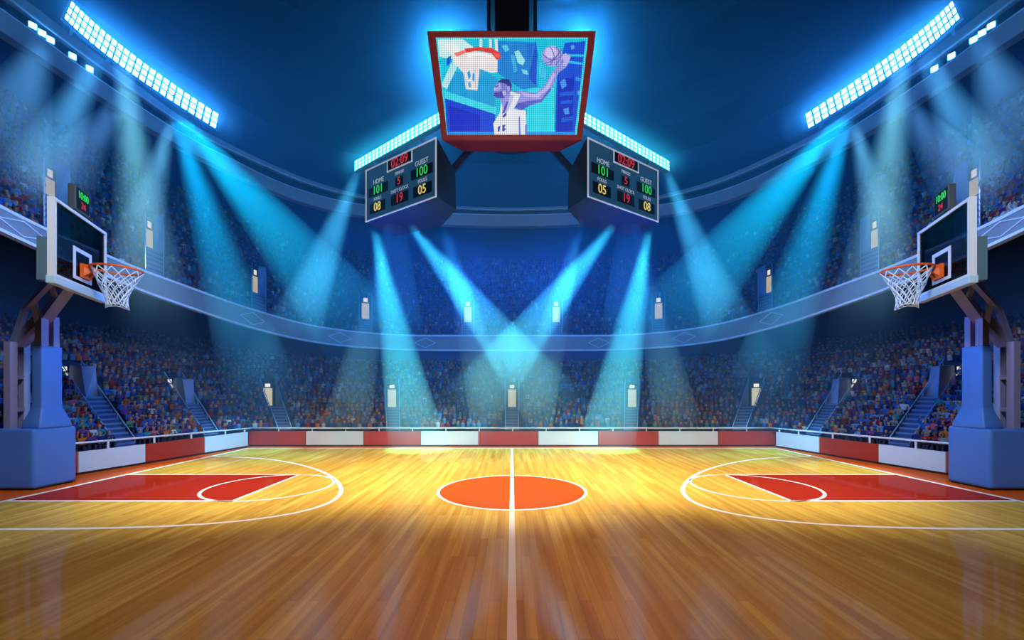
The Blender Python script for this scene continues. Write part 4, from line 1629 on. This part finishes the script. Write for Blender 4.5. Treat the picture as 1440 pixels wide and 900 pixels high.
def person_mesh(pose):
    k = .52
    J = {}
    # facing -Y
    J['pelvis'] = (0, 0, .06, .15, .12)
    J['waist'] = (0, .0, .22, .135, .10)
    J['chest'] = (0, .0, .40, .165, .115)
    J['neck0'] = (0, 0, .52, .06, .06)
    J['neck'] = (0, -.01, .58, .055, .055)
    J['head0'] = (0, -.02, .66, .088, .10)
    J['head'] = (0, -.015, .74, .092, .108)
    J['crown'] = (0, 0, .81, .06, .07)
    E = [('pelvis', 'waist'), ('waist', 'chest'), ('chest', 'neck0'), ('neck0', 'neck'), ('neck', 'head0'), ('head0', 'head'), ('head', 'crown')]
    for s, n in ((-1, 'l'), (1, 'r')):
        J['sh' + n] = (s * .19, 0, .47, .065, .065)
        if pose == 0:
            J['el' + n] = (s * .25, -.04, .24, .048, .048)
            J['wr' + n] = (s * .12, -.26, .17, .036, .036)
            J['ha' + n] = (s * .08, -.33, .17, .04, .03)
        elif pose == 1:
            J['el' + n] = (s * .28, -.12, .62, .048, .048)
            J['wr' + n] = (s * .22, -.12, .86, .036, .036)
            J['ha' + n] = (s * .21, -.13, .95, .04, .03)
        else:
            J['el' + n] = (s * .26, -.08, .27, .048, .048)
            J['wr' + n] = (s * .09, -.26, .40, .036, .036)
            J['ha' + n] = (s * .035, -.31, .45, .04, .03)
        J['hip' + n] = (s * .09, -.06, .06, .10, .10)
        J['kn' + n] = (s * .12, -.42, .08, .075, .075)
        J['an' + n] = (s * .12, -.44, -.25, .05, .05)
        J['to' + n] = (s * .12, -.56, -.27, .04, .035)
        E += [('chest', 'sh' + n), ('sh' + n, 'el' + n), ('el' + n, 'wr' + n), ('wr' + n, 'ha' + n), ('pelvis', 'hip' + n), ('hip' + n, 'kn' + n), ('kn' + n, 'an' + n), ('an' + n, 'to' + n)]
    names = list(J)
    me_ = bpy.data.meshes.new('person_skeleton')
    me_.from_pydata([J[n][:3] for n in names], [(names.index(a), names.index(b)) for a, b in E], [])
    ob = bpy.data.objects.new('person_skeleton', me_)
    C.objects.link(ob)
    md = ob.modifiers.new('skin', 'SKIN')
    md.use_smooth_shade = True
    for i, n in enumerate(names):
        me_.skin_vertices[0].data[i].radius = J[n][3:5]
        me_.skin_vertices[0].data[i].use_root = (n == 'pelvis')
    sd = ob.modifiers.new('sub', 'SUBSURF')
    sd.levels = sd.render_levels = 1
    dg_ = bpy.context.evaluated_depsgraph_get()
    out = bpy.data.meshes.new_from_object(ob.evaluated_get(dg_))
    bpy.data.objects.remove(ob)
    out.transform(Matrix.Scale(k, 4))
    out.materials.clear()
    for q in (M_SHIRT, M_SKIN, M_HAIR, M_TROUSER):
        out.materials.append(q)
    hands = [Vector(J['wr' + n][:3]).lerp(Vector(J['ha' + n][:3]), .6) * k for n in 'lr']
    for p in out.polygons:
        c_ = p.center / k
        i_ = 0
        if any((p.center - h).length < .05 * k * 2 for h in hands):
            i_ = 1
        elif c_.z > .53 and abs(c_.x) < .14 and (pose != 1 or abs(c_.x) < .13):
            i_ = 2 if (c_.z > .79 or (c_.y > .035 and c_.z > .64)) else 1
        elif c_.z < .12 or (c_.y < -.2 and c_.z < .16):
            i_ = 3
        p.material_index = i_
        p.use_smooth = True
    return out


POSES = [person_mesh(i) for i in range(3)]
PN = ['hands in lap', 'arms raised', 'hands clasped']
NUM = ['', 'first', 'second', 'third', 'fourth', 'fifth', 'sixth', 'seventh', 'eighth', 'ninth', 'tenth', 'eleventh', 'twelfth', 'thirteenth', 'fourteenth', 'fifteenth', 'sixteenth', 'seventeenth', 'eighteenth', 'nineteenth', 'twentieth']


def num(n):
    if n <= 20:
        return NUM[n]
    tens = {2: 'twenty', 3: 'thirty', 4: 'forty', 5: 'fifty', 6: 'sixty', 7: 'seventy'}
    t_, u_ = divmod(n, 10)
    return (tens[t_] + '-' + NUM[u_]) if u_ else {2: 'twentieth', 3: 'thirtieth', 4: 'fortieth', 5: 'fiftieth', 6: 'sixtieth', 7: 'seventieth'}[t_]


STN = {'lower': [f'{n} lower stairs' for n in low_names], 'upper': [f'{n} upper stairs' for n in ordn]}
byrow = {}
for i, s in enumerate(seats):
    byrow.setdefault((s[4], s[5]), []).append((s[6], i))
for v in byrow.values():
    v.sort()
for i in picked:
    x, y, z, a, tn, k, s, c = seats[i]
    ai = low_ai if tn == 'lower' else up_ai
    mids = [(q[0] + q[1]) / 2 for q in ai]
    j = int(np.argmin([abs(s - q) for q in mids]))
    row = byrow[(tn, k)]
    lo, hi = min(s, mids[j]), max(s, mids[j])
    cnt = max(1, sum(1 for q, _ in row if lo <= q <= hi))
    side = 'left' if s < mids[j] else 'right'
    pose = int(rng.choice(3, p=[.55, .15, .30]))
    o = bpy.data.objects.new('person', POSES[pose])
    C.objects.link(o)
    o.location = (x, y, z)
    o.rotation_euler = (0, 0, a + rng.normal(0, .2))
    q = float(rng.uniform(.92, 1.08))
    o.scale = (q, q, q)
    col = [q_ * .6 for q_ in SHIRTS[c][1]]
    o.color = (*col, 1)
    rown = 'front row' if k == 0 else f'{num(k + 1)} row'
    tag(o, f'person in {SHIRTS[c][0]} top, {rown}, {num(cnt)} seat {side} of {STN[tn][j]}', 'person', f"spectators in the {'left' if x < 0 else 'right'} {tn} stand")

# ------------------------------------------------------------------ thin haze over the far part of the hall
m_th = bpy.data.materials.new('thin_haze')
m_th.use_nodes = True
m_th.node_tree.nodes.remove(m_th.node_tree.nodes['Principled BSDF'])
v = m_th.node_tree.nodes.new('ShaderNodeVolumeScatter')
v.inputs['Color'].default_value = (.30, .62, 1, 1)
v.inputs['Density'].default_value = HAZE
m_th.node_tree.links.new(v.outputs[0], m_th.node_tree.nodes['Material Output'].inputs['Volume'])
m = MB()
hz = [(-44, 9), (-15.2, 9), (-13.4, 14.3), (13.4, 14.3), (15.2, 9), (44, 9), (44, 48), (-44, 48)]
lo_, hi_ = [(x, y, .02) for x, y in hz], [(x, y, EYE + 17.6) for x, y in hz]
m.poly(lo_, m_th)
m.poly(hi_, m_th)
for k in range(8):
    m.poly([lo_[k], lo_[(k + 1) % 8], hi_[(k + 1) % 8], hi_[k]], m_th)
tag(m.build('haze', weld=True), 'thin blue haze hanging over the far half of the hall', 'haze', kind='stuff')

# ------------------------------------------------------------------ light shafts: soft spot lamps, each with an added smoke cone shaped to its beam
BEAMS = [
    # source px, depth, end px, depth, start radius px, end radius px, colour, power
    ((62, 58), 17.4, (-40, 300), 12.5, 10, 56, (.12, .38, .80), .55),
    ((137, 82), 19.2, (8, 340), 12.8, 9, 38, (.10, .46, .95), 1.7),
    ((168, 146), 19.6, (60, 290), 13.6, 9, 32, (.12, .30, .72), .8),
    ((172, 84), 19.4, (222, 470), 15.0, 10, 36, (.18, .60, .80), 2.4),
    ((240, 172), 21.8, (190, 350), 16.5, 6, 22, (.14, .48, .80), 1.6),
    ((246, 158), 21.4, (372, 560), 16.5, 8, 36, (.0, .44, 1.0), 3.2),
    ((254, 165), 21.6, (528, 490), 18.0, 8, 48, (.0, .50, 1.0), 2.6),
    ((504, 240), 17.0, (408, 480), 17.5, 6, 28, (.06, .44, .75), 1.0),
    ((527, 322), 14.7, (590, 640), 18.0, 6, 31, (.05, .66, .85), 1.35),
    ((576, 316), 14.5, (788, 585), 18.2, 6, 34, (.05, .60, .85), 1.2),
    ((622, 306), 14.6, (704, 625), 18.2, 5, 28, (.06, .56, .80), 1.0),
    ((556, 306), 15.2, (556, 470), 18.5, 13, 30, (.10, .36, .90), .9),
    ((548, 312), 15.0, (482, 625), 18.2, 6, 26, (.06, .58, .78), 1.1),
]
BEAM_LABELS = [
    'faint wide light shaft at the outer edge under the topmost ring lamps',
    'bright blue light shaft falling outwards from the lowest ring lamps',
    'dim violet light shaft crossing behind the bright outer shaft',
    'pale teal light shaft falling steeply behind the backboard',
    'narrow dim light shaft just inside the pale teal one',
    'deep blue light shaft falling steeply from the far end of the floodlight bank',
    'broad blue light shaft slanting inwards from the far end of the floodlight bank',
    'soft pale light shaft leaning outwards from the scoreboard lamps',
    'bright cyan light shaft from under the scoreboard down to the back boards',
    'cyan light shaft crossing the centre line from under the scoreboard',
    'thin teal light shaft from the inner corner of the scoreboard',
    'short dim blue light shaft straight below the scoreboard',
    'teal light shaft leaning outwards from under the scoreboard',
]
BEAM_POWER = 31000.0
BEAM_SIGMA = 0.16
m_haze = bpy.data.materials.new('beam_smoke')
m_haze.use_nodes = True
nt = m_haze.node_tree
nt.nodes.remove(nt.nodes['Principled BSDF'])
v = nt.nodes.new('ShaderNodeVolumeScatter')
v.inputs['Color'].default_value = (.6, .92, 1, 1)
tcs = nt.nodes.new('ShaderNodeTexCoord')
sep = nt.nodes.new('ShaderNodeSeparateXYZ')
nt.links.new(tcs.outputs['Generated'], sep.inputs[0])
fade = nt.nodes.new('ShaderNodeMapRange')          # smoke thinned towards the far end to fade the shaft
fade.interpolation_type = 'SMOOTHSTEP'
fade.inputs['From Min'].default_value = .70
fade.inputs['From Max'].default_value = 1.0
fade.inputs['To Min'].default_value = BEAM_SIGMA
fade.inputs['To Max'].default_value = 0.0
nt.links.new(sep.outputs[2], fade.inputs['Value'])
nt.links.new(fade.outputs[0], v.inputs['Density'])
nt.links.new(v.outputs[0], nt.nodes['Material Output'].inputs['Volume'])
for bi, ((x0, y0), z0, (x1, y1), z1, r0, r1, col, pw) in enumerate(BEAMS):
    for sgn, side in ((1, 'left'), (-1, 'right')):
        a, b = W(x0, y0, z0), W(x1, y1, z1)
        a.x *= sgn
        b.x *= sgn
        ra, rb_ = r0 / F * z0, 1.22 * r1 / F * z1
        L = (b - a).length
        half = math.atan((rb_ - ra) / L)
        d = bpy.data.lights.new('beam_light', 'SPOT')
        d.color = col
        d.energy = BEAM_POWER * pw
        d.spot_size = 2 * half * 1.5
        d.spot_blend = .4
        d.shadow_soft_size = ra
        d.use_nodes = True
        n_ = d.node_tree.nodes
        em = [q for q in n_ if q.type == 'EMISSION'][0]
        lf = n_.new('ShaderNodeLightFalloff')
        lf.inputs['Strength'].default_value = 1.0
        lf.inputs['Smooth'].default_value = 0.0
        mth = n_.new('ShaderNodeMath')
        mth.operation = 'MULTIPLY'
        mth.inputs[1].default_value = .12
        d.node_tree.links.new(lf.outputs['Linear'], mth.inputs[0])
        d.node_tree.links.new(mth.outputs[0], em.inputs['Strength'])
        lo = bpy.data.objects.new('beam_light', d)
        C.objects.link(lo)
        lo.location = a
        aim(lo, b)
        m = MB()
        m.tube([(0, 0, .05), (0, 0, L)], 1, m_haze, 28, rads=[ra * 1.05, rb_ * 1.12])
        o = m.build('smoke_beam', smooth=True)
        o.location = a
        o.rotation_euler = (b - a).to_track_quat('Z', 'Y').to_euler()
        tag(o, f'smoky blue light shaft number {bi + 1} on the {side}', 'light beam', 'light shafts', 'stuff')
        o['label'] = f'{BEAM_LABELS[bi]} on the {side}'



# denser smoke added around the lamps only to make their halos
def smoke_material(name, R, dens, ball):
    m_ = bpy.data.materials.new(name)
    m_.use_nodes = True
    n_ = m_.node_tree
    n_.nodes.remove(n_.nodes['Principled BSDF'])
    tc_ = n_.nodes.new('ShaderNodeTexCoord')
    mp_ = n_.nodes.new('ShaderNodeMapping')
    mp_.inputs['Scale'].default_value = (1 / R, 1 / R, 1 / R if ball else 0)
    n_.links.new(tc_.outputs['Object'], mp_.inputs['Vector'])
    ln = n_.nodes.new('ShaderNodeVectorMath')
    ln.operation = 'LENGTH'
    n_.links.new(mp_.outputs[0], ln.inputs[0])
    mr_ = n_.nodes.new('ShaderNodeMapRange')
    mr_.interpolation_type = 'SMOOTHSTEP'
    mr_.inputs['From Min'].default_value = .1
    mr_.inputs['From Max'].default_value = 1.0
    mr_.inputs['To Min'].default_value = dens
    mr_.inputs['To Max'].default_value = 0
    n_.links.new(ln.outputs['Value'], mr_.inputs['Value'])
    v_ = n_.nodes.new('ShaderNodeVolumeScatter')
    v_.inputs['Color'].default_value = (.45, .8, 1, 1)
    n_.links.new(mr_.outputs[0], v_.inputs['Density'])
    n_.links.new(v_.outputs[0], n_.nodes['Material Output'].inputs['Volume'])
    return m_


M_SM_BANK = smoke_material('bank_halo_smoke', 2.0, .15, False)
M_SM_TEAL = smoke_material('scoreboard_halo_smoke', .95, .22, False)
M_SM_HUB = smoke_material('hub_halo_smoke', 3.2, .10, True)
for sgn, side in ((1, 'left'), (-1, 'right')):
    a, b = W(90, 8, 18.1), W(308, 172, 24.7)
    c = W(188, 94, 20.8)
    a = a.lerp(a + (c - (a + b) / 2), .5)
    b = b.lerp(b + (c - (a + b) / 2), .5)
    a.x *= sgn
    b.x *= sgn
    L = (b - a).length
    m = MB()
    m.tube([(0, 0, z) for z in (-1.2, -.8, 0, L * .5, L, L + .8, L + 1.2)], 1, M_SM_BANK, 24, rads=[.6, 1.5, 2, 2, 2, 1.5, .6])
    o = m.build('lamp_smoke', smooth=True)
    o.location = a
    o.rotation_euler = (b - a).to_track_quat('Z', 'Y').to_euler()
    tag(o, f'added smoke giving the halo around the long floodlight bank on the {side}', 'smoke', 'smoke around the lamps', 'stuff')
    a, b = W(499.5, 234, 17.62), W(622, 164, 14.57)
    a.x *= sgn
    b.x *= sgn
    L = (b - a).length
    m = MB()
    m.tube([(0, 0, z) for z in (-.7, -.45, 0, L * .5, L, L + .3)], 1, M_SM_TEAL, 20, rads=[.25, .7, .95, .95, .95, .7])
    o = m.build('lamp_smoke', smooth=True)
    o.location = a
    o.rotation_euler = (b - a).to_track_quat('Z', 'Y').to_euler()
    tag(o, f'added smoke giving the teal halo around the lamps above the {side} scoreboard', 'smoke', 'smoke around the lamps', 'stuff')
    m = MB()
    m.tube([(0, 0, 3.2 * math.sin(t)) for t in np.linspace(-1.5, 1.5, 13)], 1, M_SM_HUB, 24, rads=[3.2 * math.cos(t) for t in np.linspace(-1.5, 1.5, 13)])
    o = m.build('lamp_smoke', smooth=True)
    o.location = (sgn * -2.3, 14.9 + 2.2, EYE + 12.3)
    tag(o, f'added smoke giving the halo behind the upper {side} corner of the video screen', 'smoke', 'smoke around the lamps', 'stuff')

for o in SC.objects:
    if '_o' in o:
        del o['_o']
